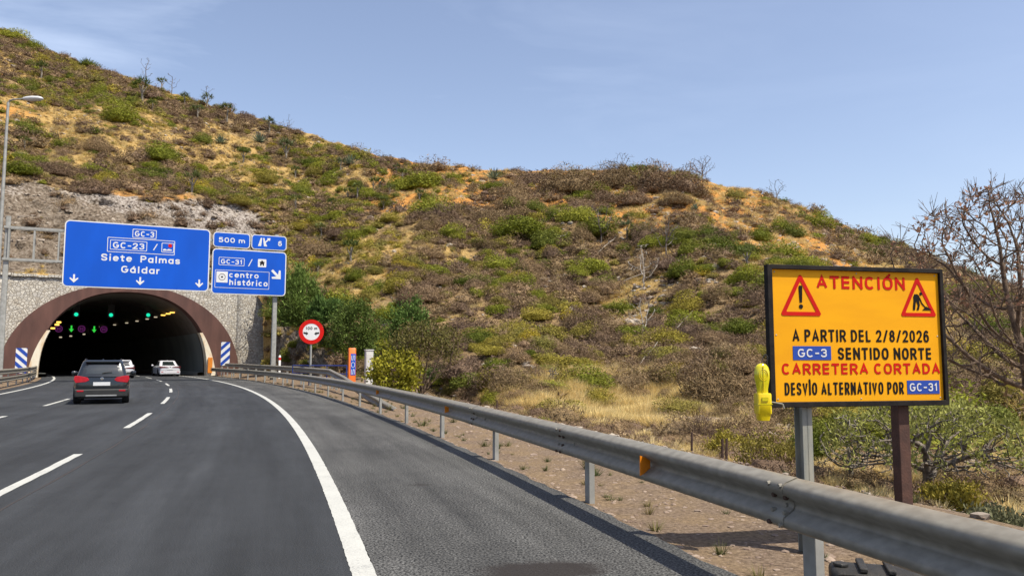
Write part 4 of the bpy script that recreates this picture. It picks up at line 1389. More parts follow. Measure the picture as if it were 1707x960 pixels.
for sd_ in (-1, 1):                              # round ribs on both faces of the lens
    for rr_ in (.036, .024):
        m.path([(rr_ * math.cos(2 * math.pi * k / 18), sd_ * .0315, .145 + 1.25 * rr_ * math.sin(2 * math.pi * k / 18)) for k in range(19)], .0028, 5)
m.build('lens_seam', M['yellow'], bc)
m = MB(); m.box((0, 0, -.085), (.119, .105, .006)); m.box((.0, -.055, -.045), (.05, .006, .03)); m.build('box_latch', M['yellow_lens'], bc)
m = MB(); m.path([(.06, .02, -.07), (.10, .0, -.075), (.15, -.03, -.085), (.16, -.03, -.12)], .006, 6); m.build('strap', M['old_post'], bc)
m = MB(); m.path([(.0, .0, .23), (.01, .01, .27), (.035, .01, .31), (.055, .01, .29), (.05, .01, .24), (.06, .015, .19)], .004, 6); m.build('cable', M['wire'], bc)

# black rubber base lying by the rail
rb = empty('rubber_base', at(1482, 936, 5.35) * 1.0, R(-18), 'black rubber sign base lying on the gravel behind the guard rail', 'rubber base')
rb.location.z = -.05
m = MB()
m.loft([[(x, y, z) for x, z in rrect(.74 - i, .16 - i * .5, .04, 3, 0, .08)] for y, i in ((-.17, .05), (-.13, 0), (.13, 0), (.17, .05))])
m.build('slab', M['rubber'], rb, smooth=True)
m = MB()
for x in (-.17, .0): m.box((x, 0, .175), (.05, .30, .03))
m.tube((-.30, 0, .16), (-.30, 0, .185), .05)
m.build('ribs', M['rubber'], rb, bevel=.008)
rb2 = empty('rubber_base', at(1545, 948, 5.15), R(-22), 'black rubber base overlapped by the first one, half hidden under the rail', 'rubber base')
rb2.location.z = -.05
m = MB(); m.loft([[(x, y, z) for x, z in rrect(.5 - i, .12 - i * .5, .035, 3, 0, .06)] for y, i in ((-.15, .05), (-.11, 0), (.11, 0), (.15, .05))])
m.build('slab', M['rubber'], rb2, smooth=True)
m = MB().box((.05, 0, .13), (.07, .26, .025)); m.build('ribs', M['galv'], rb2, bevel=.005)

# ------------------------------------------------------------------ round sign, call post, cabinet, small furniture
rs_p = at(519, 553, 46.0)
rs = empty('round_sign', (rs_p.x, rs_p.y, 0), heading(50) - .12, 'round white sign with red rim and two black arrows by the second rail', 'road sign')
zc, rr = rs_p.z, .72
MB().prism(circle_pts(0, zc, rr, 40), -.03, 0).build('disc', M['sign_white'], rs)
MB().ring(circle_pts(0, zc, rr, 40), circle_pts(0, zc, rr * .68, 40), -.042, -.033).build('rim', M['red'], rs)
for sd in (-1, 1):
    MB().prism([(sd * a * rr, zc + b * rr) for a, b in ((.62, -.13), (.36, -.20), (.36, -.07), (.62, -.02))], -.042, -.034).build('arrow', M['black'], rs)
    MB().prism([(sd * a * rr, zc + b * rr) for a, b in ((.40, -.27), (.24, -.13), (.40, .0))], -.0425, -.0345).build('arrow', M['black'], rs)
text_part('100 m', M['black'], rs, 0, zc + .17 * rr, .17, .66, .2, -.037)
MB().tube((0, .04, 0), (0, .04, zc + .5), .06, .06, 10).build('post', M['post'], rs, smooth=True)

sos_p = at(586, 632, 41.0)
so = empty('emergency_call_post', (sos_p.x, sos_p.y, 0), heading(45) + R(-8), 'orange emergency call post with blue lettered panel beside the white cabinet', 'call post')
hz = at(586, 580, 41.0).z
MB().loft([[(a, b, z) for a, b in rrect(.40, .36, .06, 4)] for z in (-.3, hz - .05)] + [[(a, b, hz) for a, b in rrect(.32, .28, .05, 4)]]).build('column', M['sos_orange'], so, smooth=True)
MB().box((.055, -.184, hz * .60), (.25, .012, hz * .52)).build('panel', M['sign_blue'], so)
for i, ch in enumerate('SOS'):
    t = text_part(ch, M['sign_white'], so, 0, 0, .19, .28, .14, 0)
    t.rotation_euler = (0, R(-90), 0); t.location = (.055 + .09, -.193, hz * (.42 + .17 * i))
cb_p = at(615, 604, 42.0)
cb = empty('cabinet', (cb_p.x, cb_p.y, 0), heading(45), 'white metal roadside cabinet behind the orange call post', 'cabinet')
ht = at(615, 584, 42.0).z
MB().box((0, 0, ht / 2), (.40, .35, ht)).build('body', M['cabinet'], cb, bevel=.02)
MB().box((0, 0, ht + .02), (.46, .41, .05)).build('lid', M['cabinet'], cb, bevel=.015)
MB().box((0, -.182, ht * .62), (.32, .012, ht * .58)).build('door', M['cabinet'], cb, bevel=.004)
MB().box((.11, -.194, ht * .6), (.02, .015, .12)).build('handle', M['wire'], cb)

dp = at(466, 607, 59.0)
de = empty('delineator', (dp.x, dp.y, 0), heading(60), 'small white delineator with red band beside the gantry post', 'delineator')
zt = at(466, 592, 59).z
MB().loft([[(a, b, z) for a, b in rrect(.17, .12, .04, 3)] for z in (-.1, zt - .06)] + [[(a, b, zt) for a, b in rrect(.12, .08, .03, 3)]]).build('body', M['sign_white'], de, smooth=True)
MB().loft([[(a, b, z) for a, b in rrect(.18, .13, .04, 3)] for z in (zt - .36, zt - .17)]).build('band', M['red'], de, smooth=True)
hr = empty('handrail', (at(530, 612, 44).x, 44, 0), 0, 'thin blue handrail by the orange call post', 'handrail')
m = MB()
a, b = at(488, 609, 48), at(578, 609.5, 42.5)
m.tube(a, b, .035, n=8); m.tube(a - Vector((0, 0, .45)), b - Vector((0, 0, .45)), .03, n=8)
for t in (0, .33, .66, 1):
    p = a.lerp(b, t); m.tube((p.x, p.y, -.1), p, .03, n=8)
child_fix(m.build('tubing', M['handrail'], None, smooth=True), hr)


def marker_panel(px, py0, py1, Y, w_px, label, flip):
    p0, p1 = at(px, py1, Y), at(px, py0, Y)
    r = empty('marker_panel', (p0.x, p0.y, 0), PA, label, 'marker panel', 'striped panels flanking the tunnel arch')
    w, z0, z1 = w_px * Y / FPX / .92, p0.z, p1.z
    h = z1 - z0
    MB().box((0, 0, (z0 + z1) / 2), (w, .04, h)).build('plate', M['sign_white'], r)
    m = MB()
    st = h * .27
    for k in range(-2, 6):
        a = z0 + k * st * 1.25 - .1
        pts = [(-w / 2, a), (w / 2, a + w * .95), (w / 2, a + w * .95 + st * .62), (-w / 2, a + st * .62)]
        if flip: pts = [(-x, z) for x, z in pts][::-1]
        # clip to the plate height
        def clip(poly, zc, keep_above):
            out = []
            for i in range(len(poly)):
                p, q = poly[i], poly[(i + 1) % len(poly)]
                ip, iq = (p[1] >= zc) == keep_above, (q[1] >= zc) == keep_above
                if ip: out.append(p)
                if ip != iq:
                    t = (zc - p[1]) / (q[1] - p[1]); out.append((p[0] + t * (q[0] - p[0]), zc))
            return out
        pts = clip(pts, z0, True) if pts else pts
        pts = clip(pts, z1, False) if pts else pts
        if len(pts) >= 3: m.prism(pts, -.03, -.022)
    m.build('stripes', M['plate_blue'], r)
    m = MB()
    for x in (-w * .3, w * .3): m.tube((x, .05, -.1), (x, .05, z1 - .1), .04, n=8)
    m.build('leg', M['post'], r)


marker_panel(34, 580, 622, 62.0, 15, 'blue and white striped panel at the left foot of the tunnel arch', True)
marker_panel(375, 570, 609, 73.5, 13, 'blue and white striped panel at the right foot of the tunnel arch', False)

# street lamp left of the carriageway
lp = at(14, 167, 31.4)
sl = empty('street_lamp', (lp.x, lp.y, -.1), 0, 'tall grey street lamp with white head at the far left', 'street lamp')
hL = lp.z + .1
MB().loft([[(r_ * math.cos(2 * math.pi * k / 12), r_ * math.sin(2 * math.pi * k / 12), z) for k in range(12)] for z, r_ in ((0, .10), (hL - .1, .05))]).build('pole', M['post'], sl, smooth=True)
m = MB(); m.path([(0, 0, hL - .12), (.06, 0, hL - .02), (.2, 0, hL + .02), (.75, 0, hL + .06)], .032, 8); m.build('arm', M['post'], sl, smooth=True)
rings = []
for x, w, h in ((.62, .12, .10), (.75, .20, .17), (1.0, .30, .21), (1.25, .30, .19), (1.38, .20, .12), (1.43, .06, .04)):
    rings.append([(x, w / 2 * math.cos(2 * math.pi * k / 14), hL + .06 + h / 2 * math.sin(2 * math.pi * k / 14)) for k in range(14)])
MB().loft(rings).build('lamp_head', M['lamp_white'], sl, smooth=True)

# rusted bars along the far edge of the verge
for i, (px, py, Y, h, lb) in enumerate(((1153, 748, 14.2, .30, 'rusty iron stake at the gravel edge, left of the pair'), (1204, 766, 13.0, .34, 'rusty iron stake, left one of the close pair behind the rail'),
                                        (1211, 768, 12.9, .36, 'rusty iron stake, right one of the close pair behind the rail'), (828, 690, 24, .42, 'thin rusty stake standing behind the rail above the gravel'), (545, 0, 0, 0, ''))):
    if not Y: continue
    p = at(px, py, Y)
    m = MB(); zb = -.12
    m.tube((0, 0, zb), (.012, 0, p.z + h - .0), .022, .02, 7)
    o = m.build('iron_stake', M['rust'], None, smooth=True); o.location = (p.x, p.y, 0)
    tag(o, lb, 'stake', 'rusty stakes behind the guard rail')


# ------------------------------------------------------------------ cars
def car(name, loc_, rz, label, paint, L_, W_, H_, belt, rear_y, roof0, roof1, front_y, suv=True, lights='wide'):
    """a car heading +y, its tail at -L/2; rear_y: foot of the rear window, roof0/roof1: roof ends, front_y: foot of the windscreen"""
    c = empty(name, loc_, rz, label, 'car')
    hl, hw_ = L_ / 2, W_ / 2
    gc = .22 if suv else .17
    st = [(-hl, .42, belt - .20, hw_ * .80), (-hl + .04, .34, belt - .06, hw_ * .90), (-hl + .16, gc + .05, belt - .005, hw_ * .965), (-hl + .55, gc, belt + .01, hw_), (-.4, gc, belt + .005, hw_),
          (front_y, gc, belt - .02, hw_ * .995), (hl - .6, gc, belt - .13, hw_ * .96), (hl - .2, gc + .05, belt - .24, hw_ * .87), (hl, .36, belt - .38, hw_ * .72)]
    rings = []
    for y, zb, zt, w in st:
        h = zt - zb
        half = [(w * .80, zb), (w * .94, zb + h * .08), (w * .985, zb + h * .30), (w, zb + h * .55), (w * .985, zb + h * .78), (w * .95, zb + h * .93), (w * .88, zt)]
        rings.append([(x, y, z) for x, z in half] + [(-x, y, z) for x, z in reversed(half)])
    b_ = MB().loft(rings).build('body', M[paint], c, smooth=True, angle=35)
    # cabin
    lv = []
    for t in (0, .25, .5, .75, .92, 1.0):
        z = belt - .03 + (H_ - belt + .03) * t
        e = t ** .9
        y0 = rear_y + (roof0 - rear_y) * e - (.05 if .5 < t < 1 and suv else 0)
        y1 = front_y + (roof1 - front_y) * e
        w = hw_ * (.90 - .20 * t - (.07 if t > .95 else 0))
        lv.append((z, y0, y1, w))
    rings = []
    for z, y0, y1, w in lv:
        r_ = .14
        rings.append([(x, y + (y0 + y1) / 2, z) for x, y in rrect(2 * w, y1 - y0, r_, 4)])
    MB().loft(rings).build('cabin', M[paint], c, smooth=True, angle=50)
    f = lambda t: tuple(np.interp(t, (0, .25, .5, .75, .92, 1.0), [q[i] for q in lv]) for i in range(4))
    # windows a few millimetres proud
    m = MB(); rows = []
    for t in np.linspace(.16, .84, 6):
        z, y0, y1, w = f(t); rows.append([(w * u * .86, y0 - .008 + .02 * abs(u) ** 4, z) for u in np.linspace(-1, 1, 9)])
    m.loft(rows, cap=False, closed=False); m.build('rear_window', M['glass'], c, smooth=True)
    m = MB(); rows = []
    for t in np.linspace(.12, .86, 6):
        z, y0, y1, w = f(t); rows.append([(w * u * .88, y1 + .008 - .02 * abs(u) ** 4, z) for u in np.linspace(-1, 1, 9)])
    m.loft(rows, cap=False, closed=False); m.build('windscreen', M['glass'], c, smooth=True)
    for sd in (-1, 1):
        for ya, yb in ((.08, .30), (.33, .60), (.63, .92)):
            rows = []
            for t in np.linspace(.14, .84, 5):
                z, y0, y1, w = f(t); rows.append([(sd * (w + .007), y0 + (y1 - y0) * u, z) for u in (ya, yb)])
            MB().loft(rows, cap=False, closed=False).build('side_window', M['glass'], c)
    zl = belt - .10
    for sd in (-1, 1):
        m = MB()
        x0, x1 = hw_ * .44, hw_ * .985
        pts = [(x0, zl - .04), (x0 + .1, zl - .10), (x1 - .06, zl - .13), (x1, zl - .02), (x1 - .02, zl + .10), (x1 - .12, zl + .11), (x0 + .06, zl + .05)]
        if lights == 'strip': pts = [(x0 * .3, zl + .0), (x0 * .3, zl - .05), (x1 - .05, zl - .08), (x1, zl + .02), (x1 - .04, zl + .08), (x0, zl + .05)]
        pts = [(sd * x, z) for x, z in pts]
        m.prism(pts if sd > 0 else pts[::-1], -hl - .012, -hl + .26)
        m.build('tail_light', M['tail'] if lights == 'wide' else M['tail_off'], c, bevel=.01)
    MB().box((0, -hl - .016, belt - .27), (.52, .02, .12)).build('number_plate', M['plate'], c, bevel=.004)
    m = MB(); m.prism([(-hw_ * .93, gc + .02), (hw_ * .93, gc + .02), (hw_ * .96, gc + .30), (-hw_ * .96, gc + .30)], -hl - .03, -hl + .35)
    m.build('rear_bumper', M['trim'] if suv else M[paint], c, bevel=.04)
    MB().box((0, -hl - .036, gc + .07), (W_ * .55, .02, .055)).build('diffuser', M['exhaust'], c, bevel=.01)
    for sd in (-1, 1):
        MB().box((sd * hw_ * .74, -hl - .034, gc + .24), (.2, .012, .05)).build('rear_reflector', M['tail'], c)
    if suv:
        z, y0, y1, w = f(.93)
        MB().box((0, y0 - .05, z - .02), (w * 1.75, .22, .04)).build('spoiler', M[paint], c, bevel=.015)
        for sd in (-1, 1):
            m = MB(); m.path([(sd * (w - .04), y0 + .2, H_ - .03), (sd * (w - .05), y0 + .35, H_ + .035), (sd * (w - .05), y1 - .35, H_ + .035), (sd * (w - .04), y1 - .2, H_ - .03)], .018, 6)
            m.build('roof_rail', M['trim'], c)
        z, y0, y1, w = f(.22)
        m = MB(); m.tube((.0, y0 - .03, z), (.30, y0 - .02, z + .06), .014, n=6); m.build('wiper', M['trim'], c)
    MB().lathe([(.055, 0), (.055, .012), (.04, .016)], 14).build('badge', M['chrome'], c).matrix_local = Matrix.Translation((0, -hl - .004 + .03, belt - .10)) @ Matrix.Rotation(R(90), 4, 'X')
    z, y0, y1, w = f(1.0)
    m = MB(); m.loft([[(a, b2, zz) for a, b2 in rrect(ww, ll, min(ww, ll) * .4, 3, 0, yy)] for zz, ww, ll, yy in ((H_ - .01, .07, .22, y0 + .22), (H_ + .05, .02, .08, y0 + .16))])
    m.build('antenna', M[paint], c)
    for sd in (-1, 1):
        m = MB(); yy = front_y - .35
        m.loft([[(sd * (hw_ + .02 + q), yy + a, belt + .06 + b2) for a, b2 in rrect(.16 * k_, .15 * k_, .04, 3)] for q, k_ in ((0, .6), (.05, 1), (.16, 1), (.19, .7))])
        m.build('mirror', M[paint], c, smooth=True)
    rw = .345 if suv else .315
    for sd in (-1, 1):
        for yy in (-hl + .85, hl - .88):
            tr_ = MB().lathe([(rw - .09, -.11), (rw - .03, -.115), (rw, -.085), (rw, .085), (rw - .03, .115), (rw - .09, .11)], 26)
            o = tr_.build('wheel', M['tyre'], c, smooth=True)
            o.location = (sd * (hw_ - .105), yy, rw); o.rotation_euler = (0, R(90), 0)
            m = MB(); m.lathe([(rw - .085, -.02), (rw - .085, .10 * sd), (rw - .12, .105 * sd), (.06, .07 * sd), (.02, .075 * sd)] if sd > 0 else [(.02, -.075), (.06, -.07), (rw - .12, -.105), (rw - .085, -.10), (rw - .085, .02)], 22)
            m.build('rim', M['rim'], o, smooth=True)
            arc = MB(); ro, ri = rw + .10, rw + .015
            oo = [(yy + a, rw + b2) for a, b2 in circle_pts(0, 0, ro, 22, -12, 192)]
            ii_ = [(yy + a, rw + b2) for a, b2 in circle_pts(0, 0, ri, 22, -12, 192)]
            n = len(oo)
            vs_ = [(sd * (hw_ * 1.0 + .004), a, b2) for a, b2 in oo] + [(sd * (hw_ * 1.0 + .004), a, b2) for a, b2 in ii_] + [(sd * (hw_ - .12), a, b2) for a, b2 in oo] + [(sd * (hw_ - .12), a, b2) for a, b2 in ii_]
            fs_ = []
            for k_ in range(n - 1):
                fs_ += [(k_, k_ + 1, n + k_ + 1, n + k_), (k_, 2 * n + k_, 2 * n + k_ + 1, k_ + 1), (n + k_, n + k_ + 1, 3 * n + k_ + 1, 3 * n + k_)]
            arc.add(vs_, fs_).build('wheel_arch', M['trim'], c)
    MB().box((0, 0, gc + .02), (W_ * .82, L_ * .9, .10)).build('underbody', M['trim'], c)
    return c


cp = at(171, 669, 28.2)
sc_ = nearest_s(cp.x, cp.y)
car('suv', road(32.6, -5.78), heading(33) + R(4.6), 'dark suv with red tail lights driving towards the tunnel in the middle lane', 'car_dark', 4.30, 1.72, 1.50, .96, -2.07, -1.62, .15, 1.10)
car('hatchback', road(75, -5.75), heading(75) + R(2), 'pale hatchback half hidden beyond the dark suv', 'car_white', 4.1, 1.74, 1.50, .95, -1.95, -1.50, .10, 1.05, lights='strip')
car('saloon_car', road(82.2, -1.40), heading(83) + R(2), 'white saloon car at the tunnel mouth in the right lane', 'car_white', 4.65, 1.85, 1.45, .94, -1.65, -.85, .15, 1.15, suv=False, lights='strip')


# ------------------------------------------------------------------ vegetation builders
def leaf_cloud(n_clump, per, rad, leaf, seed, shape='dome', elong=1.6, up=0.3, shell=0.55, clump_r=0.3):
    """triangular/diamond leaves gathered in clumps in a dome or an ellipsoid of radii rad"""
    r = np.random.default_rng(seed)
    d = r.standard_normal((n_clump, 3)); d /= np.linalg.norm(d, axis=1)[:, None]
    if shape == 'dome': d[:, 2] = np.abs(d[:, 2])
    cr = shell + (1 - shell) * r.random(n_clump) ** .6
    cr *= 0.82 + 0.36 * r.random(n_clump)
    cc = d * cr[:, None]
    pts = (cc[:, None, :] + r.standard_normal((n_clump, per, 3)) * clump_r * .5 * (0.6 + .8 * r.random((n_clump, 1, 1)))).reshape(-1, 3)
    if shape == 'dome': pts[:, 2] = np.abs(pts[:, 2])
    n = len(pts)
    pos = pts * np.asarray(rad)
    nd = pts / (np.linalg.norm(pts, axis=1)[:, None] + 1e-6)
    ax = nd * .6 + r.standard_normal((n, 3)) * .7 + np.array([0, 0, up]); ax /= np.linalg.norm(ax, axis=1)[:, None]
    sd = np.cross(ax, r.standard_normal((n, 3))); sd /= np.linalg.norm(sd, axis=1)[:, None] + 1e-6
    s = leaf * (0.6 + .8 * r.random(n))[:, None]
    a, b = pos - ax * s * elong * .5, pos + ax * s * elong * .5
    c1, c2 = pos + sd * s * .5, pos - sd * s * .5
    V = np.stack([a, c1, b, c2], 1).reshape(-1, 3)
    F = np.arange(4 * n).reshape(n, 4)
    return V, F


def twig_cloud(n, rad, length, width, seed, spread=.5, base=.25):
    """fans of thin twigs that radiate from the foot of a cushion-shaped shrub"""
    r = np.random.default_rng(seed)
    d = r.standard_normal((n, 3)); d[:, 2] = np.abs(d[:, 2]); d /= np.linalg.norm(d, axis=1)[:, None]
    lob = 1 + .22 * np.sin(3 * np.arctan2(d[:, 1], d[:, 0]) + seed) + .15 * np.sin(5 * np.arctan2(d[:, 1], d[:, 0]) + 2 * seed)
    rr_ = (base + (1 - base) * r.random(n) ** .55) * lob
    pos = d * rr_[:, None] * np.asarray(rad)
    ax = d * .9 + r.standard_normal((n, 3)) * spread + np.array([0, 0, .35]); ax /= np.linalg.norm(ax, axis=1)[:, None]
    sd = np.cross(ax, r.standard_normal((n, 3))); sd /= np.linalg.norm(sd, axis=1)[:, None] + 1e-6
    l = length * (.5 + r.random(n))[:, None]; w = width * (.6 + .8 * r.random(n))[:, None]
    V = np.stack([pos - ax * l * .6 - sd * w * .5, pos - ax * l * .6 + sd * w * .5, pos + ax * l * .4], 1).reshape(-1, 3)
    return V, np.arange(3 * n).reshape(n, 3)


def lumps(d, seed, amp=.16):
    """uneven outline of a cushion: a few bulges and dents by direction"""
    r = np.random.default_rng(seed + 999)
    out = np.ones(len(d))
    for k in range(9):
        c = r.standard_normal(3); c[2] = abs(c[2]); c /= np.linalg.norm(c)
        out += amp * r.choice([-1, 1, 1]) * np.exp(-((1 - d @ c) / .16))
    return out


def cushion(n, size, elong, seed, sub=2, loose=.5, amp=.2, core=.86):
    """rounded shrub: a rough core with many small twigs or leaves standing on it"""
    r = np.random.default_rng(seed)
    bm = bmesh.new(); bmesh.ops.create_icosphere(bm, subdivisions=sub, radius=1)
    cv = np.array([v.co[:] for v in bm.verts]); cf = np.array([[v.index for v in f.verts] for f in bm.faces]); bm.free()
    cv = cv / np.linalg.norm(cv, axis=1)[:, None]
    k = lumps(cv, seed, amp)
    cv2 = cv * (k * core * (1 + .06 * r.standard_normal(len(cv))))[:, None]
    cv2[:, 2] = np.where(cv2[:, 2] < 0, cv2[:, 2] * .25, cv2[:, 2])
    d = r.standard_normal((n, 3)); d[:, 2] = np.abs(d[:, 2]) - .08; d /= np.linalg.norm(d, axis=1)[:, None]
    rr_ = lumps(d, seed, amp) * (core + (1.02 - core) * r.random(n) * 1.6 - .06)
    pos = d * rr_[:, None]
    nn = d + r.standard_normal((n, 3)) * loose; nn /= np.linalg.norm(nn, axis=1)[:, None]
    ax = r.standard_normal((n, 3)) + d * .9 + np.array([0, 0, .5]); ax -= nn * (ax * nn).sum(1)[:, None] * .75; ax /= np.linalg.norm(ax, axis=1)[:, None]
    sd = np.cross(nn, ax); sd /= np.linalg.norm(sd, axis=1)[:, None] + 1e-6
    s_ = size * (.5 + r.random(n))[:, None]
    a, b, c = pos - ax * s_ * elong * .4 - sd * s_ * .5, pos - ax * s_ * elong * .4 + sd * s_ * .5, pos + ax * s_ * elong * .6
    V = np.concatenate([cv2, np.stack([a, b, c], 1).reshape(-1, 3)])
    F = np.concatenate([cf, np.arange(3 * n).reshape(n, 3) + len(cv2)])
    return V, F


def blade_tuft(n, h, spread, w, seed):
    r = np.random.default_rng(seed)
    a = r.random(n) * 2 * math.pi
    lean = spread * (r.random(n) ** .7)
    hh = h * (.5 + .6 * r.random(n))
    base = np.stack([np.cos(a), np.sin(a), 0 * a], 1) * (spread * .3 * r.random(n))[:, None]
    tip = base + np.stack([np.cos(a) * lean, np.sin(a) * lean, hh], 1)
    sd = np.stack([-np.sin(a + r.random(n)), np.cos(a + r.random(n)), 0 * a], 1) * w
    V = np.stack([base - sd, base + sd, tip], 1).reshape(-1, 3)
    return V, np.arange(3 * n).reshape(n, 3)


def skeleton(attractors, start, step=.1, infl=1.2, kill=.22, iters=120, trunk=None, up=0.0, seed=0, stems=()):
    """space colonisation: grows a branching skeleton towards the attractors"""
    r = np.random.default_rng(seed)
    nodes = [np.array(start, float)]
    par = [-1]
    if trunk is not None:
        for p in trunk:
            q = np.array(p, float)
            while np.linalg.norm(q - nodes[-1]) > step:
                dd = q - nodes[-1]; nodes.append(nodes[-1] + dd / np.linalg.norm(dd) * step + r.standard_normal(3) * step * .12); par.append(len(nodes) - 2)
    for e in stems:                              # several stems from one foot
        q0, last = np.array(start, float), 0
        e = np.array(e, float); n_ = max(2, int(np.linalg.norm(e - q0) / step))
        for k in range(1, n_ + 1):
            t = k / n_
            q = q0 + (e - q0) * np.array([t ** 1.2, t ** 1.2, t]) + r.standard_normal(3) * step * .12
            nodes.append(q); par.append(last); last = len(nodes) - 1
    A = np.array(attractors, float)
    for _ in range(iters):
        if len(A) == 0: break
        N_ = np.array(nodes)
        D = np.linalg.norm(A[:, None] - N_[None], axis=2)
        k = D.argmin(1); dm = D[np.arange(len(A)), k]
        A = A[dm > kill]; k = k[dm > kill]; dm = dm[dm > kill]
        if len(A) == 0: break
        lim = infl if (dm < infl).any() else dm.min() + .01
        grew = False
        for n_ in np.unique(k[dm < lim]):
            v = A[(k == n_) & (dm < lim)] - N_[n_]
            v = (v / np.linalg.norm(v, axis=1)[:, None]).sum(0) + np.array([0, 0, up]) + r.standard_normal(3) * .35
            q = N_[n_] + v / (np.linalg.norm(v) + 1e-6) * step
            if np.min(np.linalg.norm(N_ - q, axis=1)) > step * .35:
                nodes.append(q); par.append(int(n_)); grew = True
        if not grew: break
    return np.array(nodes), par


def skeleton_mesh(nodes, par, r_tip, power=2.3, n=5, r_max=None):
    N_ = len(nodes)
    w = np.zeros(N_); kids = np.zeros(N_, int)
    for i in range(1, N_): kids[par[i]] += 1
    for i in range(N_ - 1, 0, -1):
        if kids[i] == 0: w[i] = 1
        w[par[i]] += w[i]
    rad = r_tip * np.maximum(w, 1) ** (1 / power)
    if r_max: rad = np.minimum(rad, r_max)
    V, F = [], []
    for i in range(1, N_):
        p = par[i]
        d = nodes[i] - nodes[p]; l = np.linalg.norm(d)
        if l < 1e-6: continue
        d = d / l
        a = np.cross(d, [0.3, 0.5, 0.81]); a /= np.linalg.norm(a); b = np.cross(d, a)
        r0 = min(rad[p], rad[i] * 1.25); r1 = rad[i]
        base = len(V)
        for q, rr_ in ((nodes[p], r0), (nodes[i] + d * r1 * .2, r1)):
            for k in range(n):
                t = 2 * math.pi * k / n; V.append(q + (a * math.cos(t) + b * math.sin(t)) * rr_)
        for k in range(n): F.append((base + k, base + (k + 1) % n, base + n + (k + 1) % n, base + n + k))
    tips = [i for i in range(N_) if kids[i] == 0]
    return np.array(V), np.array(F), tips, rad


def leaves_at(points, per, spread, leaf, seed, elong=1.8, up=.5):
    r = np.random.default_rng(seed)
    P_ = np.repeat(np.asarray(points), per, 0)
    n = len(P_)
    off = r.standard_normal((n, 3)) * spread
    ax = off / (np.linalg.norm(off, axis=1)[:, None] + 1e-6) + r.standard_normal((n, 3)) * .4 + np.array([0, 0, up]); ax /= np.linalg.norm(ax, axis=1)[:, None]
    sd = np.cross(ax, r.standard_normal((n, 3))); sd /= np.linalg.norm(sd, axis=1)[:, None] + 1e-6
    s = leaf * (.6 + .8 * r.random(n))[:, None]
    pos = P_ + off
    V = np.stack([pos - ax * s * elong * .5, pos + sd * s * .5, pos + ax * s * elong * .5, pos - sd * s * .5], 1).reshape(-1, 3)
    return V, np.arange(4 * n).reshape(n, 4)


def ellipsoid_pts(n, c, rad, seed, zmin=-1, hollow=0.0):
    r = np.random.default_rng(seed); out = []
    while len(out) < n:
        p = r.uniform(-1, 1, 3); l = np.linalg.norm(p)
        if l < 1 and l > hollow and p[2] > zmin: out.append(np.asarray(c) + p * np.asarray(rad))
    return np.array(out)


# ------------------------------------------------------------------ near trees and bushes
# the bare tree on the right
tr = at(1775, 760, 10.5)
tree = empty('bare_tree', (tr.x, tr.y, -.62), 0, 'almost leafless dark tree with reddish twigs right of the orange sign', 'tree')
cT = at(1685, 460, 10.5) - tree.location
att = np.concatenate([ellipsoid_pts(820, (cT.x - .14, cT.y, cT.z - .16), (1.66, 1.4, 1.30), 2, -1, .2), ellipsoid_pts(60, (cT.x - .25, cT.y - .1, cT.z - 1.1), (.8, .5, .5), 3),
                      ellipsoid_pts(60, (cT.x - .1, cT.y, cT.z + .85), (.9, .7, .45), 6)])
nd, pr_ = skeleton(att, (0, 0, 0), .075, 1.4, .115, 160, trunk=[(-.10, 0, .45), (-.22, 0, .8)], up=.12, seed=4)
V, F, tips, rad = skeleton_mesh(nd, pr_, .0058, 2.2, 6, .085)
r_ = np.random.default_rng(5)
tp = nd[tips]
m = MB()                                         # thin end twigs grow out of the same limbs
for p in tp:
    for _ in range(5):
        d = r_.standard_normal(3) * .6 + np.array([0, 0, .6]); d /= np.linalg.norm(d)
        e = p + d * r_.uniform(.08, .26)
        m.tube(p, e, .0042, .003, 6, False)
        for _ in range(2):
            d2 = d + r_.standard_normal(3) * .6; d2 /= np.linalg.norm(d2)
            m.tube(p + (e - p) * r_.uniform(.4, .9), e + d2 * r_.uniform(.04, .12), .003, .0018, 6, False)
tv = np.array([tuple(v) for v in m.v]); tf = np.array(m.f)
link_mesh('trunk', np_mesh('trunk', np.concatenate([V, tv]), np.concatenate([F, tf + len(V)]), M['bark'], True), None, tree)
hi = tp[(tp[:, 2] > cT.z - .5)]
hi = hi[r_.random(len(hi)) < .75]
V, F = leaves_at(hi, 9, .05, .03, 8, 2.2)
link_mesh('leaves', np_mesh('leaves', V, F, M['pink_leaf']), None, tree)


def spurge(px, py, Y, w, h, label, seed, leafy, bark, natt=420, zb=-.62, r_tip=.0085):
    p = at(px, py, Y)
    r = empty('spurge_bush', (p.x, p.y, zb), 0, label, 'bush')
    att = ellipsoid_pts(natt, (0, 0, h * .42), (w / 2, w / 2, h * .58), seed, -.35, .35)
    nd, pr_ = skeleton(att, (0, 0, 0), .06, 1.2, .10, 160, trunk=[(0.03, 0, h * .14)], up=.05, seed=seed)
    V, F, tips, rad = skeleton_mesh(nd, pr_, r_tip, 2.5, 5, .10)
    link_mesh('trunk', np_mesh('trunk', V, F, bark, True), None, r)
    t = nd[tips]
    t = t[(np.random.default_rng(seed).random(len(t)) < leafy) & ((t[:, 2] > h * .62) | ((np.hypot(t[:, 0], t[:, 1]) > w * .38) & (t[:, 2] > h * .30)))]
    V, F = leaves_at(t, 26, .06, .027, seed + 1, 3.0, .7)
    link_mesh('leaves', np_mesh('leaves', V, F, M['spurge_leaf']), None, r)
    return r


spurge(1545, 800, 13.2, 3.3, 1.50, 'wide green spurge bush with dark crooked stems behind the brown sign post', 21, .95, M['spurge_bark'], 1200)
spurge(1418, 792, 13.6, 1.2, 1.25, 'small bare grey bush between the two sign posts', 31, .12, M['grey_bark'], 240, r_tip=.008)


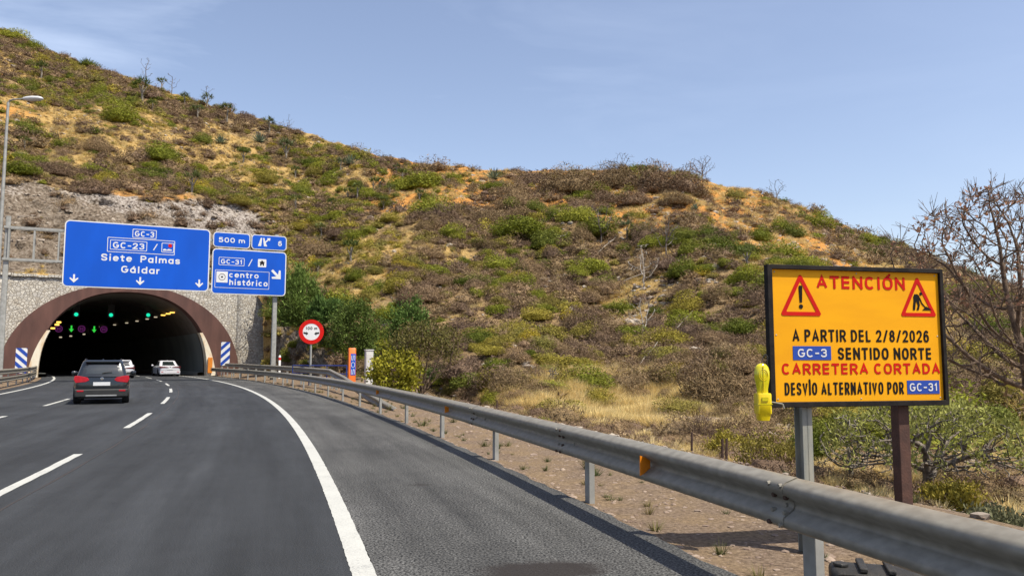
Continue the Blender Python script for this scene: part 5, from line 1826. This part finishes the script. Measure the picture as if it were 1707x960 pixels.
def bush(name, px, py_base, Y, w, h, mat, label, seed, clumps=60, per=60, leaf=.10, elong=1.7, up=.3, cat='bush', z=None, trunk=True, shell=.45, depth=None):
    p = at(px, py_base, Y)
    r = empty(name, (p.x, p.y, p.z if z is None else z), 0, label, cat)
    V, F = leaf_cloud(clumps, per, (w / 2, (depth or w) / 2, h * .56), leaf, seed, 'ellipsoid', elong, up, shell)
    V[:, 2] += h * .46
    V[:, 2] = np.maximum(V[:, 2], .03)
    link_mesh('crown', np_mesh('crown', V, F, mat), None, r)
    if trunk:
        att = ellipsoid_pts(90, (0, 0, h * .5), (w * .36, w * .36, h * .4), seed + 3)
        nd, pr_ = skeleton(att, (0, 0, 0), h * .05, h, h * .09, 60, trunk=[(.02, 0, h * .12)], seed=seed)
        V, F, _, _ = skeleton_mesh(nd, pr_, h * .006, 2.3, 5)
        link_mesh('trunk', np_mesh('trunk', V, F, M['bark'], True), None, r)
    return r


bush('feathery_bush', 497, 545, 66, 4.0, 4.8, M['feather_leaf'], 'feathery green bush right of the gantry post, high on the rocky bank', 41, 70, 170, .075, 4.5, 1.0)
bush('feathery_bush', 541, 540, 63, 2.4, 2.2, M['feather_leaf'], 'lower feathery green bush beside the taller one on the rocky bank', 42, 40, 120, .075, 4.5, 1.0)
bush('dark_bush', 590, 594, 51, 3.5, 3.4, M['dark_leaf'], 'dense dark green bush directly behind the cabinet and call post', 43, 70, 190, .075, 1.8, .3)
bush('dark_bush', 682, 596, 54, 3.0, 3.7, M['feather_leaf'], 'dark green bush behind the half-bare olive tree', 44, 60, 170, .075, 2.6, .6)
bush('lime_bush', 656, 656, 33, 2.2, 1.85, M['lime_leaf'], 'yellow-green bush in front of the cabinet', 45, 60, 80, .09, 1.5)
bush('dark_bush', 745, 650, 44, 2.2, 1.5, M['dark_leaf'], 'low dark green bush at the foot of the half-bare olive tree', 46, 40, 70, .08, 2.5)
# half-bare tree with several stems
p = at(702, 662, 34)
ht_ = empty('half_bare_tree', (p.x, p.y, p.z), 0, 'rusty half-bare tree with many thin stems behind the guard rail', 'tree')
att = ellipsoid_pts(420, (.15, 0, 2.25), (1.6, 1.4, 1.05), 47, -.45, .3)
nd, pr_ = skeleton(att, (0, 0, 0), .10, 1.6, .2, 110, up=.1, seed=48, stems=[(-1.0, .1, 1.5), (-.55, -.3, 1.6), (-.15, .3, 1.7), (.3, -.2, 1.7), (.75, .2, 1.6), (1.2, -.1, 1.35)])
V, F, tips, rad = skeleton_mesh(nd, pr_, .011, 2.5, 5, .055)
link_mesh('trunk', np_mesh('trunk', V, F, M['bark'], True), None, ht_)
V, F = leaves_at(nd[tips], 46, .17, .062, 50, 1.7); link_mesh('crown', np_mesh('crown', V, F, M['rusty_leaf']), None, ht_)

# low bushes on the flat beyond the verge
for i, (px, py, Y, w, h, mt, lb) in enumerate((
        (1290, 785, 15.5, 1.3, .55, 'olive', 'low yellow-green bush left of the grey sign post'), (1225, 762, 17.5, 1.2, .5, 'olive', 'low yellow-green bush behind the pair of rusty stakes'),
        (1165, 720, 21, 1.2, .9, 'dry', 'leafless grey bush standing in the yellow grass behind the stakes'), (1345, 770, 17, .8, .6, 'green', 'small green bush seen left of the grey sign post'),
        (1660, 850, 9.6, 1.0, .30, 'greygreen', 'low grey-green bush at the gravel edge near the right side'), (1590, 815, 11.5, .9, .35, 'olive', 'low ochre bush under the right end of the orange sign'),
        (905, 712, 23, .7, .35, 'green', 'small green weed bush behind the rail below the yellow grass'))):
    p = at(px, py, Y)
    r = empty('low_bush', (p.x, p.y, -.64), 0, lb, 'bush')
    if mt == 'dry':
        V, F = twig_cloud(1800, (w / 2, w / 2, h), .2, .009, 60 + i)
    else:
        V, F = leaf_cloud(70, 90, (w / 2, w / 2, h), .024, 60 + i, 'dome', 2.6, .6)
    link_mesh('foliage', np_mesh('foliage', V, F, M[mt]), None, r)
    att = ellipsoid_pts(50, (0, 0, h * .5), (w * .4, w * .4, h * .45), 66 + i)
    nd, pr_ = skeleton(att, (0, 0, 0), .05, 1, .08, 60, seed=i); V, F, _, _ = skeleton_mesh(nd, pr_, .004, 2.3, 4)
    link_mesh('stem', np_mesh('stem', V, F, M['bark']), None, r)

# ------------------------------------------------------------------ hillside vegetation
rng = np.random.default_rng(77)
# cell weights over the visible face of the hill
G = HG[:front_rows]
area = np.linalg.norm(np.cross(G[:-1, 1:] - G[:-1, :-1], G[1:, :-1] - G[:-1, :-1]), axis=2)
cpP, cpR = hP[:front_rows - 1, :-1], hR[:front_rows - 1, :-1]
crock = np.clip(rock[:front_rows - 1, :-1] * 1.0, 0, 1)
cstraw = straw[:front_rows - 1, :-1]
cochre = ochre[:front_rows - 1, :-1]
cX, cY = G[:-1, :-1, 0], G[:-1, :-1, 1]
inside = ((cpP > -90) & (cpP < 1800)).astype(float)
valley = np.clip(1.4 - np.hypot((cpP - 1010) / 190, (cpR - 690) / 60), 0, 1)


def scatter(n, weight, seed):
    r = np.random.default_rng(seed)
    w = (area * weight * inside).ravel(); w = np.maximum(w, 0); w /= w.sum()
    k = r.choice(len(w), n, p=w)
    j, i = np.divmod(k, area.shape[1])
    a, b = r.random(n), r.random(n)
    p = G[j, i] * ((1 - a) * (1 - b))[:, None] + G[j, i + 1] * (a * (1 - b))[:, None] + G[j + 1, i] * ((1 - a) * b)[:, None] + G[j + 1, i + 1] * (a * b)[:, None]
    return p


def thin(p, dist, size):
    """keep plants apart"""
    order = np.arange(len(p)); keep = []
    grid = {}
    for i in order:
        c = (int(p[i][0] // 1.5), int(p[i][1] // 1.5)); ok = True
        for dx in (-1, 0, 1):
            for dy in (-1, 0, 1):
                for j in grid.get((c[0] + dx, c[1] + dy), ()):
                    if np.hypot(*(p[i][:2] - p[j][:2])) < dist * (size[i] + size[j]) * .5: ok = False; break
                if not ok: break
            if not ok: break
        if ok: grid.setdefault(c, []).append(i); keep.append(i)
    return np.array(keep)


def project(p):
    d = p[:, 1] * CP + (p[:, 2] - EYE) * SP
    return 853.5 + FPX * p[:, 0] / d, 480 - FPX * ((p[:, 2] - EYE) * CP - p[:, 1] * SP) / d, d


def plants(kind, name, label, cat, group, pts, size, variants, stuff_variants, mat, n_ind, flat=(.75, 1.05), seed=0):
    """nearest plants as individual objects, the rest of the kind as one mass"""
    r = np.random.default_rng(seed)
    px, py, d = project(pts)
    vis = (px > 15) & (px < 1690) & (py > 5)
    show = np.where(vis, size / d, 0)
    order = np.argsort(-show)
    ind, rest = order[:n_ind], order[n_ind:]
    proto = [np_mesh(name + '_shape', V, F, mat) for V, F in variants]
    yaw = r.random(len(pts)) * 6.283
    hz_ = size * r.uniform(*flat, len(pts))
    for q, i in enumerate(ind):
        o = bpy.data.objects.new(name, proto[q % len(proto)])
        COL.objects.link(o)
        o.location = pts[i]; o.location.z -= .06 * size[i]
        o.rotation_euler = (0, 0, yaw[i]); o.scale = (size[i] * r.uniform(.8, 1.25), size[i] * r.uniform(.7, 1.2), hz_[i])
        tag(o, label, cat, group)
    if len(rest):
        VV, FF, AA, b = [], [], [], 0
        which = r.integers(0, len(stuff_variants), len(rest))
        for k_, (V, F) in enumerate(stuff_variants):
            sel = rest[which == k_]
            if not len(sel): continue
            c, s = np.cos(yaw[sel]), np.sin(yaw[sel])
            x = V[None, :, 0] * size[sel][:, None]; y = V[None, :, 1] * size[sel][:, None]; z = V[None, :, 2] * hz_[sel][:, None]
            W = np.stack([x * c[:, None] - y * s[:, None] + pts[sel, 0][:, None], x * s[:, None] + y * c[:, None] + pts[sel, 1][:, None], z + pts[sel, 2][:, None] - .06 * size[sel][:, None]], -1)
            VV.append(W.reshape(-1, 3))
            FF.append((F[None] + (np.arange(len(sel)) * len(V))[:, None, None] + b).reshape(-1, F.shape[1]))
            AA.append(np.repeat(r.random(len(sel)), len(V)))
            b += len(sel) * len(V)
        o = link_mesh(name, np_mesh(name, np.concatenate(VV), np.concatenate(FF), mat, attrs={'plant': np.concatenate(AA)}))
        tag(o, kind='stuff')


# reserved spots: bigger plants that the photograph shows one by one
RES = []


def blocked(p, rad=1.0):
    if not RES: return np.zeros(len(p), bool)
    q = np.array([[a, b, c] for a, b, c in RES])
    return (np.hypot(p[:, None, 0] - q[None, :, 0], p[:, None, 1] - q[None, :, 1]) < q[None, :, 2]).any(1)


def place(px, py):
    v, err = hill_px(px, py)
    return v


# rosette trees (candelabra plants on a stem)
def rosette_mesh(seed, n_head=14, leaf=.38):
    r = np.random.default_rng(seed)
    V, F = [], []
    for h_ in range(n_head):
        d = r.standard_normal(3); d[2] = abs(d[2]) * .7; d /= np.linalg.norm(d)
        c = d * np.array([.55, .55, .38]) * r.uniform(.6, 1)
        for k in range(16):
            a = r.random() * 6.283; e = r.uniform(-.3, 1.2)
            ax = np.array([math.cos(a) * math.cos(e), math.sin(a) * math.cos(e), math.sin(e)]) + d * .3
            sd = np.cross(ax, [0, 0, 1.0]); sd /= np.linalg.norm(sd) + 1e-6
            b = len(V)
            l = leaf * r.uniform(.7, 1.1)
            V += [c - sd * .025, c + sd * .025, c + ax * l * .6 + sd * .02, c + ax * l, c + ax * l * .6 - sd * .02]
            F += [(b, b + 1, b + 2, b + 4), (b + 4, b + 2, b + 3, b + 3)]
    V = np.array(V); F = [f for f in F]
    quads = np.array([f for f in F if len(set(f)) == 4]); tris = np.array([f[:3] for f in F if len(set(f)) == 3])
    allt = np.concatenate([quads[:, [0, 1, 2]], quads[:, [0, 2, 3]], tris])
    return V, allt


ros_protos = [np_mesh('crown', *rosette_mesh(90 + k), M['rosette']) for k in range(3)]
stem_me = np_mesh('trunk', *(lambda mb: (np.array(mb.v), np.array([f for f in mb.f if len(f) == 4])))(MB().tube((0, 0, -.3), (.04, 0, .55), .09, .07, 8, False).tube((.04, 0, .55), (0, 0, 1.1), .07, .05, 8, False).tube((.04, 0, .5), (.3, .1, 1.05), .05, .03, 8, False).tube((.04, 0, .5), (-.25, .1, 1.05), .05, .03, 8, False)), M['grey_bark'], True)
ros_spots = [(320, 322, 36, 'stemmed rosette plant just above the pale rock band'), (492, 350, 26, 'small stemmed rosette plant right of the rock band, above the exit sign'), (586, 440, 38, 'stemmed rosette plant right of the exit sign'),
             (240, 168, 36, 'stemmed rosette plant high on the left slope under the bare skyline twigs'), (376, 203, 30, 'stemmed rosette plant just below the left skyline'), (476, 268, 34, 'pale stemmed rosette plant below the skyline on the left slope'),
             (447, 222, 26, 'stemmed rosette plant on the left skyline'), (1245, 446, 36, 'tall stemmed rosette plant above the left corner of the orange sign'), (1046, 400, 30, 'slim stemmed rosette plant in the middle of the hillside'),
             (594, 330, 26, 'small stemmed rosette plant in the middle of the left slope'), (640, 350, 22, 'tiny stemmed rosette plant near the hollow of the hillside'), (68, 130, 26, 'stemmed rosette plant on the straw slope at the far left'),
             (345, 180, 24, 'stemmed rosette plant touching the left skyline'), (270, 150, 20, 'small stemmed rosette plant near the left skyline')]
for k, (px, py, hpx, lb) in enumerate(ros_spots):
    v = place(px, py); d = v.y
    sc = hpx * d / FPX / 1.5
    RES.append((v.x, v.y, .8 * sc))
    r = empty('rosette_tree', v, k * 1.3, lb, 'succulent')
    r.scale = (sc, sc, sc)
    o = link_mesh('crown', ros_protos[k % 3], None, r); o.location = (0, 0, 1.1)
    link_mesh('trunk', stem_me, None, r)

r_ = np.random.default_rng(64)
for k in range(18):
    v = None
    while v is None:
        px, py = r_.uniform(20, 700), r_.uniform(90, 470)
        q, err = hill_px(px, py)
        if err < 6 and py > np.interp(px, sx, sy) + 12 and not (px < 480 and py > 280): v = q
    sc = r_.uniform(16, 26) * v.y / FPX / 1.5
    RES.append((v.x, v.y, .7 * sc))
    r = empty('rosette_tree', v, k * 1.7, 'small spiky rosette plant among the scrub of the left slope', 'succulent', 'small rosette plants scattered on the left slope')
    r.scale = (sc, sc, sc)
    o = link_mesh('crown', ros_protos[k % 3], None, r); o.location = (0, 0, 1.0)
    link_mesh('trunk', stem_me, None, r)

# agaves and cactus-like clumps
ag_V, ag_F = [], []
r_ = np.random.default_rng(8)
for k in range(34):
    a = k * 2.4; e = .25 + 1.1 * (k / 34)
    ax = np.array([math.cos(a) * math.cos(e), math.sin(a) * math.cos(e), math.sin(e)]); sd = np.cross(ax, [0, 0, 1.0]); sd /= np.linalg.norm(sd)
    b = len(ag_V); ag_V += [-sd * .07, sd * .07, ax * .55 + sd * .06, ax * 1.0, ax * .55 - sd * .06]
    ag_F += [(b, b + 1, b + 2), (b, b + 2, b + 4), (b + 4, b + 2, b + 3)]
ag_me = np_mesh('agave', np.array(ag_V), np.array(ag_F), M['agave'])
for px, py, w, lb in ((365, 240, 30, 'bluish agave clump on the left slope under the skyline'), (435, 238, 34, 'dark green agave clump just under the left skyline, right of the bluish one'), (582, 275, 36, 'dark green agave clump below the skyline where the left slope ends'),
                      (150, 100, 30, 'dark agave on the left skyline'), (1160, 352, 26, 'dark agave clump on ochre soil below the ridge'), (825, 300, 40, 'bright green succulent clump on the ridge')):
    v = place(px, py); o = link_mesh('agave', ag_me)
    sc = w * v.y / FPX * .62
    o.location = v; o.scale = (sc, sc, sc * .9); o.rotation_euler = (0, 0, px)
    tag(o, lb, 'agave'); RES.append((v.x, v.y, sc))


# dead trees and fallen branches
def dead_tree(px, py, w, h, label, seed, mat, natt=130, name='dead_tree', flat=1.0):
    v = place(px, py); s = v.y / FPX
    W, H = w * s, h * s
    att = ellipsoid_pts(natt, (0, 0, H * .6), (W / 2, W / 2, H * .45), seed, -1, .2)
    nd, pr_ = skeleton(att, (0, 0, 0), H * .05, H, H * .09, 90, trunk=[(0, 0, H * .25)], up=.1, seed=seed)
    V, F, tips, rad = skeleton_mesh(nd, pr_, max(.016, H * .005), 2.4, 4)
    o = link_mesh(name, np_mesh(name, V, F, mat)); o.location = v
    tag(o, label, 'dead tree'); RES.append((v.x, v.y, W * .25))
    return o


dead_tree(1172, 298, 50, 42, 'leafless dark tree on the ridge above the orange sign', 101, M['dead_dark'], 260)
dead_tree(1298, 330, 42, 38, 'small leafless tree on the ridge right of the highest bare tree', 102, M['dead_dark'], 80)
dead_tree(1035, 288, 60, 34, 'low wide leafless bush on the ridge crest', 103, M['dead_dark'], 110)
dead_tree(240, 142, 26, 50, 'thin leafless tree on the left skyline', 104, M['dead_dark'], 60)
dead_tree(288, 158, 30, 44, 'thin forked bare tree on the left skyline, right of the taller thin tree', 105, M['dead_dark'], 34)
dead_tree(482, 222, 22, 32, 'bare twiggy bush on the left skyline above the exit sign', 106, M['dead_dark'], 50)
dead_tree(345, 176, 26, 36, 'grey twiggy bush on the middle of the left skyline', 107, M['dead_dark'], 60)
dead_tree(1075, 480, 70, 76, 'bleached dead tree in the middle of the hillside', 108, M['dead_wood'], 70)
dead_tree(1075, 560, 60, 66, 'bleached dead tree lower down the hillside, left of the orange sign', 109, M['dead_wood'], 60)
dead_tree(1005, 405, 54, 70, 'grey leafless thicket tree beside the slim rosette plant', 110, M['dead_dark'], 120)
dead_tree(1110, 425, 60, 70, 'grey leafless thicket tree left of the bright green shrubs', 111, M['dead_dark'], 130)
dead_tree(920, 640, 24, 30, 'small bare shrub among the yellow grass', 112, M['dead_dark'], 50)
for k, (x0, y0, x1, y1, lb) in enumerate(((1060, 620, 1090, 590, 'bleached fallen branch in the hollow above the yellow grass'), (995, 425, 1025, 405, 'bleached fallen branch near the slim rosette plant'),
                                          (895, 410, 940, 398, 'pale fallen branch left of the hillside middle'), (1040, 470, 1100, 455, 'pale fallen branch under the bleached dead tree'), (1120, 560, 1150, 535, 'pale fallen branch near the orange sign'))):
    a, b = place(x0, y0), place(x1, y1)
    m = MB(); mid = a.lerp(b, .5) + Vector((0, 0, .35)); a0 = a + Vector((0, 0, .2)); b0 = b + Vector((0, 0, .35))
    o = m.path([(0, 0, 0), tuple(mid - a0), tuple(b0 - a0)], .045, 6).tube(mid - a0, mid - a0 + Vector((.5, .1, .5)), .03, .015, 6).tube(b0 - a0, b0 - a0 + Vector((.3, .2, .4)), .03, .012, 6).build('fallen_branch', M['dead_wood'])
    o.location = a0; tag(o, lb, 'branch')

# bright green clumps the photograph shows
big_green = [(870, 372, 90, 50), (905, 395, 70, 46), (965, 350, 60, 50), (985, 368, 70, 55), (1155, 395, 70, 70), (1125, 380, 50, 66), (1140, 440, 60, 50), (1150, 525, 80, 52), (1180, 545, 50, 34), (1200, 605, 60, 40), (990, 440, 60, 34), (1000, 462, 50, 30),
             (30, 270, 60, 50), (200, 188, 70, 34), (265, 255, 60, 30), (45, 214, 50, 28), (100, 237, 44, 26), (285, 245, 40, 40), (270, 282, 50, 30), (538, 298, 40, 28), (705, 300, 80, 36), (720, 345, 60, 30), (820, 305, 46, 24), (1050, 545, 50, 40), (1130, 622, 50, 30),
             (900, 545, 60, 46), (775, 425, 40, 34), (1300, 418, 80, 34), (1235, 462, 60, 30), (1365, 365, 50, 36), (1320, 385, 40, 24), (1240, 535, 60, 44), (830, 510, 46, 34), (955, 600, 40, 26), (1640, 540, 60, 34), (1590, 480, 50, 26), (150, 98, 30, 16), (60, 74, 40, 22), (22, 54, 44, 26)]
big_dry = [(1040, 292, 76, 44), (1092, 298, 84, 50), (1138, 308, 64, 40), (1000, 296, 60, 34), (945, 312, 76, 26), (1165, 318, 50, 34), (900, 300, 54, 22), (1060, 330, 60, 30), (860, 320, 60, 24), (1010, 330, 50, 24), (720, 420, 40, 24), (980, 520, 44, 26), (940, 570, 46, 30),
           (1010, 575, 40, 26), (900, 590, 44, 30), (1080, 660, 44, 30), (1230, 640, 50, 30), (1180, 690, 40, 28)]
gpts, gsz = [], []
for px, py, w, h in big_green:
    v = place(px, py + h * .4); gpts.append(v); gsz.append(w * v.y / FPX * .43); RES.append((v.x, v.y, gsz[-1] * .8))

GV = [cushion(4200, .058, 2.1, 200 + k, 2, .65, .38, .72) for k in range(6)]
GV_S = [cushion(420, .14, 1.8, 210 + k, 1, .65, .38, .72) for k in range(6)]
DV = [cushion(6500, .026, 6.0, 220 + k, 2, .8, .38, .66) for k in range(8)]
DV_S = [cushion(560, .07, 4.2, 230 + k, 1, .8, .38, .66) for k in range(8)]

clus = fbm(cX * .10 + 11, cY * .10 + 3, 3)
clus2 = fbm(cX * .08 + 61, cY * .08 + 33, 3)
bare = np.clip(1 - cstraw * .75 - cochre * .45, .12, 1) * np.clip(1 - crock * .985, 0.01, 1)
spur = np.clip((760 - cpP) / 200, .15, 1)

# green
pts = scatter(1100, bare * np.clip((clus - .44) * 8, .03, 1.6), 301)
sz = np.random.default_rng(1).gamma(5, .12, len(pts)) + .18
k = thin(pts, .9, sz); pts, sz = pts[k], sz[k]
ok = ~blocked(pts); pts, sz = pts[ok], sz[ok]
pts = np.concatenate([np.array([tuple(v) for v in gpts]), pts]); sz = np.concatenate([np.array(gsz), sz])
GP_ = pts[sz > .5]
plants('green', 'green_shrub', 'leafy green shrub among the shrubs on the dry hillside', 'shrub', 'green shrubs on the hillside', pts, sz, GV, GV_S, M['green'], 270, (.5, .82), 5)
# yellow-green
pts = scatter(2300, bare * np.clip((clus2 - .42) * 6, .05, 1.4) * (.3 + 1.3 * spur), 302)
sz = np.random.default_rng(2).gamma(5, .095, len(pts)) + .15
k = thin(pts, .9, sz); pts, sz = pts[k], sz[k]; ok = ~blocked(pts); pts, sz = pts[ok], sz[ok]
plants('olive', 'yellow_shrub', 'yellowish olive shrub among the shrubs on the dry hillside', 'shrub', 'yellowish shrubs on the hillside', pts, sz, GV, GV_S, M['olive'], 220, (.55, .85), 6)
# dry
pts = scatter(9600, (bare + .06 * crock) * (.25 + 1.5 * np.clip((fbm(cX * .14 + 7, cY * .14 + 71, 3) - .36) * 4, 0, 1)) * (1 - .86 * valley), 303)
sz = np.random.default_rng(3).gamma(2.4, .17, len(pts)) + .18
for px, py, w, h in big_dry:
    v = place(px, py + h * .4); pts = np.concatenate([[tuple(v)], pts]); sz = np.concatenate([[w * v.y / FPX * .5], sz])
k = thin(pts, .88, sz); pts, sz = pts[k], sz[k]; ok = ~blocked(pts); pts, sz = pts[ok], sz[ok]
plants('dry', 'dry_shrub', 'leafless grey-brown shrub among many on the dry hillside', 'shrub', 'dry shrubs on the hillside', pts, sz, DV, DV_S, M['dry'], 290, (.6, .95), 7)
# low litter of dead twigs and seedlings between the shrubs
pts = scatter(9000, bare * .8 + .15 * np.clip(1 - crock, 0, 1), 309)
sz = np.random.default_rng(31).gamma(4, .045, len(pts)) + .06
LV = [cushion(110, .16, 4.0, 330 + k, 1, .9, .4, .45) for k in range(5)]
plants('litter', 'low_scrub', '', 'scrub', '', pts[:6500], sz[:6500], LV, LV, M['dry'], 0, (.4, .9), 33)
plants('litter', 'low_scrub', '', 'scrub', '', pts[6500:], sz[6500:], LV, LV, M['olive'], 0, (.4, .9), 34)
# straw-coloured grass tufts: nobody could count them
TV = [blade_tuft(110, .70, .75, .018, 250 + k) for k in range(5)]
pts = scatter(13000, np.clip(cstraw * 1.4 + valley * 15 + .10, 0, 17) * np.clip(1 - crock * .97, 0, 1), 304)
sz = np.minimum(np.random.default_rng(4).gamma(5, .085, len(pts)) + .15, .75)
plants('straw', 'dry_grass', '', 'grass', '', pts, sz, TV, TV, M['straw'], 0, (.8, 1.3), 8)
# stones on the slope
def stone_mesh(seed):
    r = np.random.default_rng(seed)
    bm = bmesh.new(); bmesh.ops.create_icosphere(bm, subdivisions=1, radius=1)
    V = np.array([v.co[:] for v in bm.verts]); F = np.array([[v.index for v in f.verts] for f in bm.faces]); bm.free()
    V *= (1 + .3 * r.standard_normal((len(V), 1)) * .7); V[:, 2] *= .65
    return V, F


SV = [stone_mesh(k) for k in range(6)]
pts = scatter(7000, np.clip((fbm(cX * .13 + 5, cY * .13 + 90, 3) - .38) * 5, .05, 1) * (1 + 1.5 * np.clip((cpP - 900) / 300, 0, 1)), 305)
sz = np.random.default_rng(5).gamma(2.2, .065, len(pts)) + .06
plants('stone', 'rubble', '', 'stone', '', pts, sz, SV, SV, M['stone'], 0, (.6, 1.0), 9)

# ------------------------------------------------------------------ flat ground beyond the verge: grass, stones, low shrubs
def flat_points(n, seed, s0, s1, o0, o1):
    r = np.random.default_rng(seed); out = []
    for _ in range(n):
        s, o = r.uniform(s0, s1), r.uniform(o0, o1); p = road(s, o)
        x = o - EDGE_R
        out.append((p.x, p.y, verge_z(s, o) if x < verge_width(s) + 1.6 else -.62))
    return np.array(out)


pts = flat_points(3600, 401, 3, 40, 7.6, 20)
f_ = fbm(pts[:, 0] * .25, pts[:, 1] * .25, 3); pts = pts[f_ > .40]
foot = np.interp(853.5 + FPX * pts[:, 0] / np.maximum(pts[:, 1], .1), tx, A_Y)
pts = pts[pts[:, 1] < foot]
plants('g', 'dry_grass', '', '', '', pts, np.random.default_rng(6).gamma(5, .035, len(pts)) + .08, TV, TV, M['straw'], 0, (.8, 1.3), 12)
pts = flat_points(1500, 402, 3, 45, 7.4, 22)
foot = np.interp(853.5 + FPX * pts[:, 0] / np.maximum(pts[:, 1], .1), tx, A_Y); pts = pts[pts[:, 1] < foot]
sz = np.random.default_rng(7).gamma(5, .05, len(pts)) + .08
k = thin(pts, .9, sz); pts, sz = pts[k], sz[k]
plants('d', 'ground_shrubs', '', '', '', pts, sz, DV_S, [cushion(1500, .04, 4.0, 260 + q, 2, .6, .25, .75) for q in range(4)], M['dry'], 0, (.5, .9), 13)
pts = flat_points(2600, 403, 2, 45, 5.4, 20)
plants('s', 'rubble', '', '', '', pts, np.random.default_rng(8).gamma(1.8, .022, len(pts)) + .012, SV, SV, M['stone'], 0, (.6, 1.0), 14)
# pebbles and weeds on the verge
pts = np.concatenate([flat_points(5200, 404, 2.2, 26, EDGE_R + .02, 6.3), flat_points(700, 414, 2.2, 22, EDGE_R - .02, EDGE_R + .12)])
plants('p', 'pebbles', '', '', '', pts, np.random.default_rng(9).gamma(1.4, .0075, len(pts)) + .005, SV, SV, M['pebble'], 0, (.6, 1.0), 15)
WV = [blade_tuft(44, .9, 1.0, .035, 270 + k) for k in range(5)]
pts = np.concatenate([flat_points(100, 405, 2.5, 30, EDGE_R + .15, 5.8), flat_points(60, 406, 2.5, 60, EDGE_R + .12, 3.3)])
plants('w', 'weeds', '', '', '', pts, np.random.default_rng(10).gamma(4, .022, len(pts)) + .03, WV, WV, M['weed'], 0, (.7, 1.2), 16)
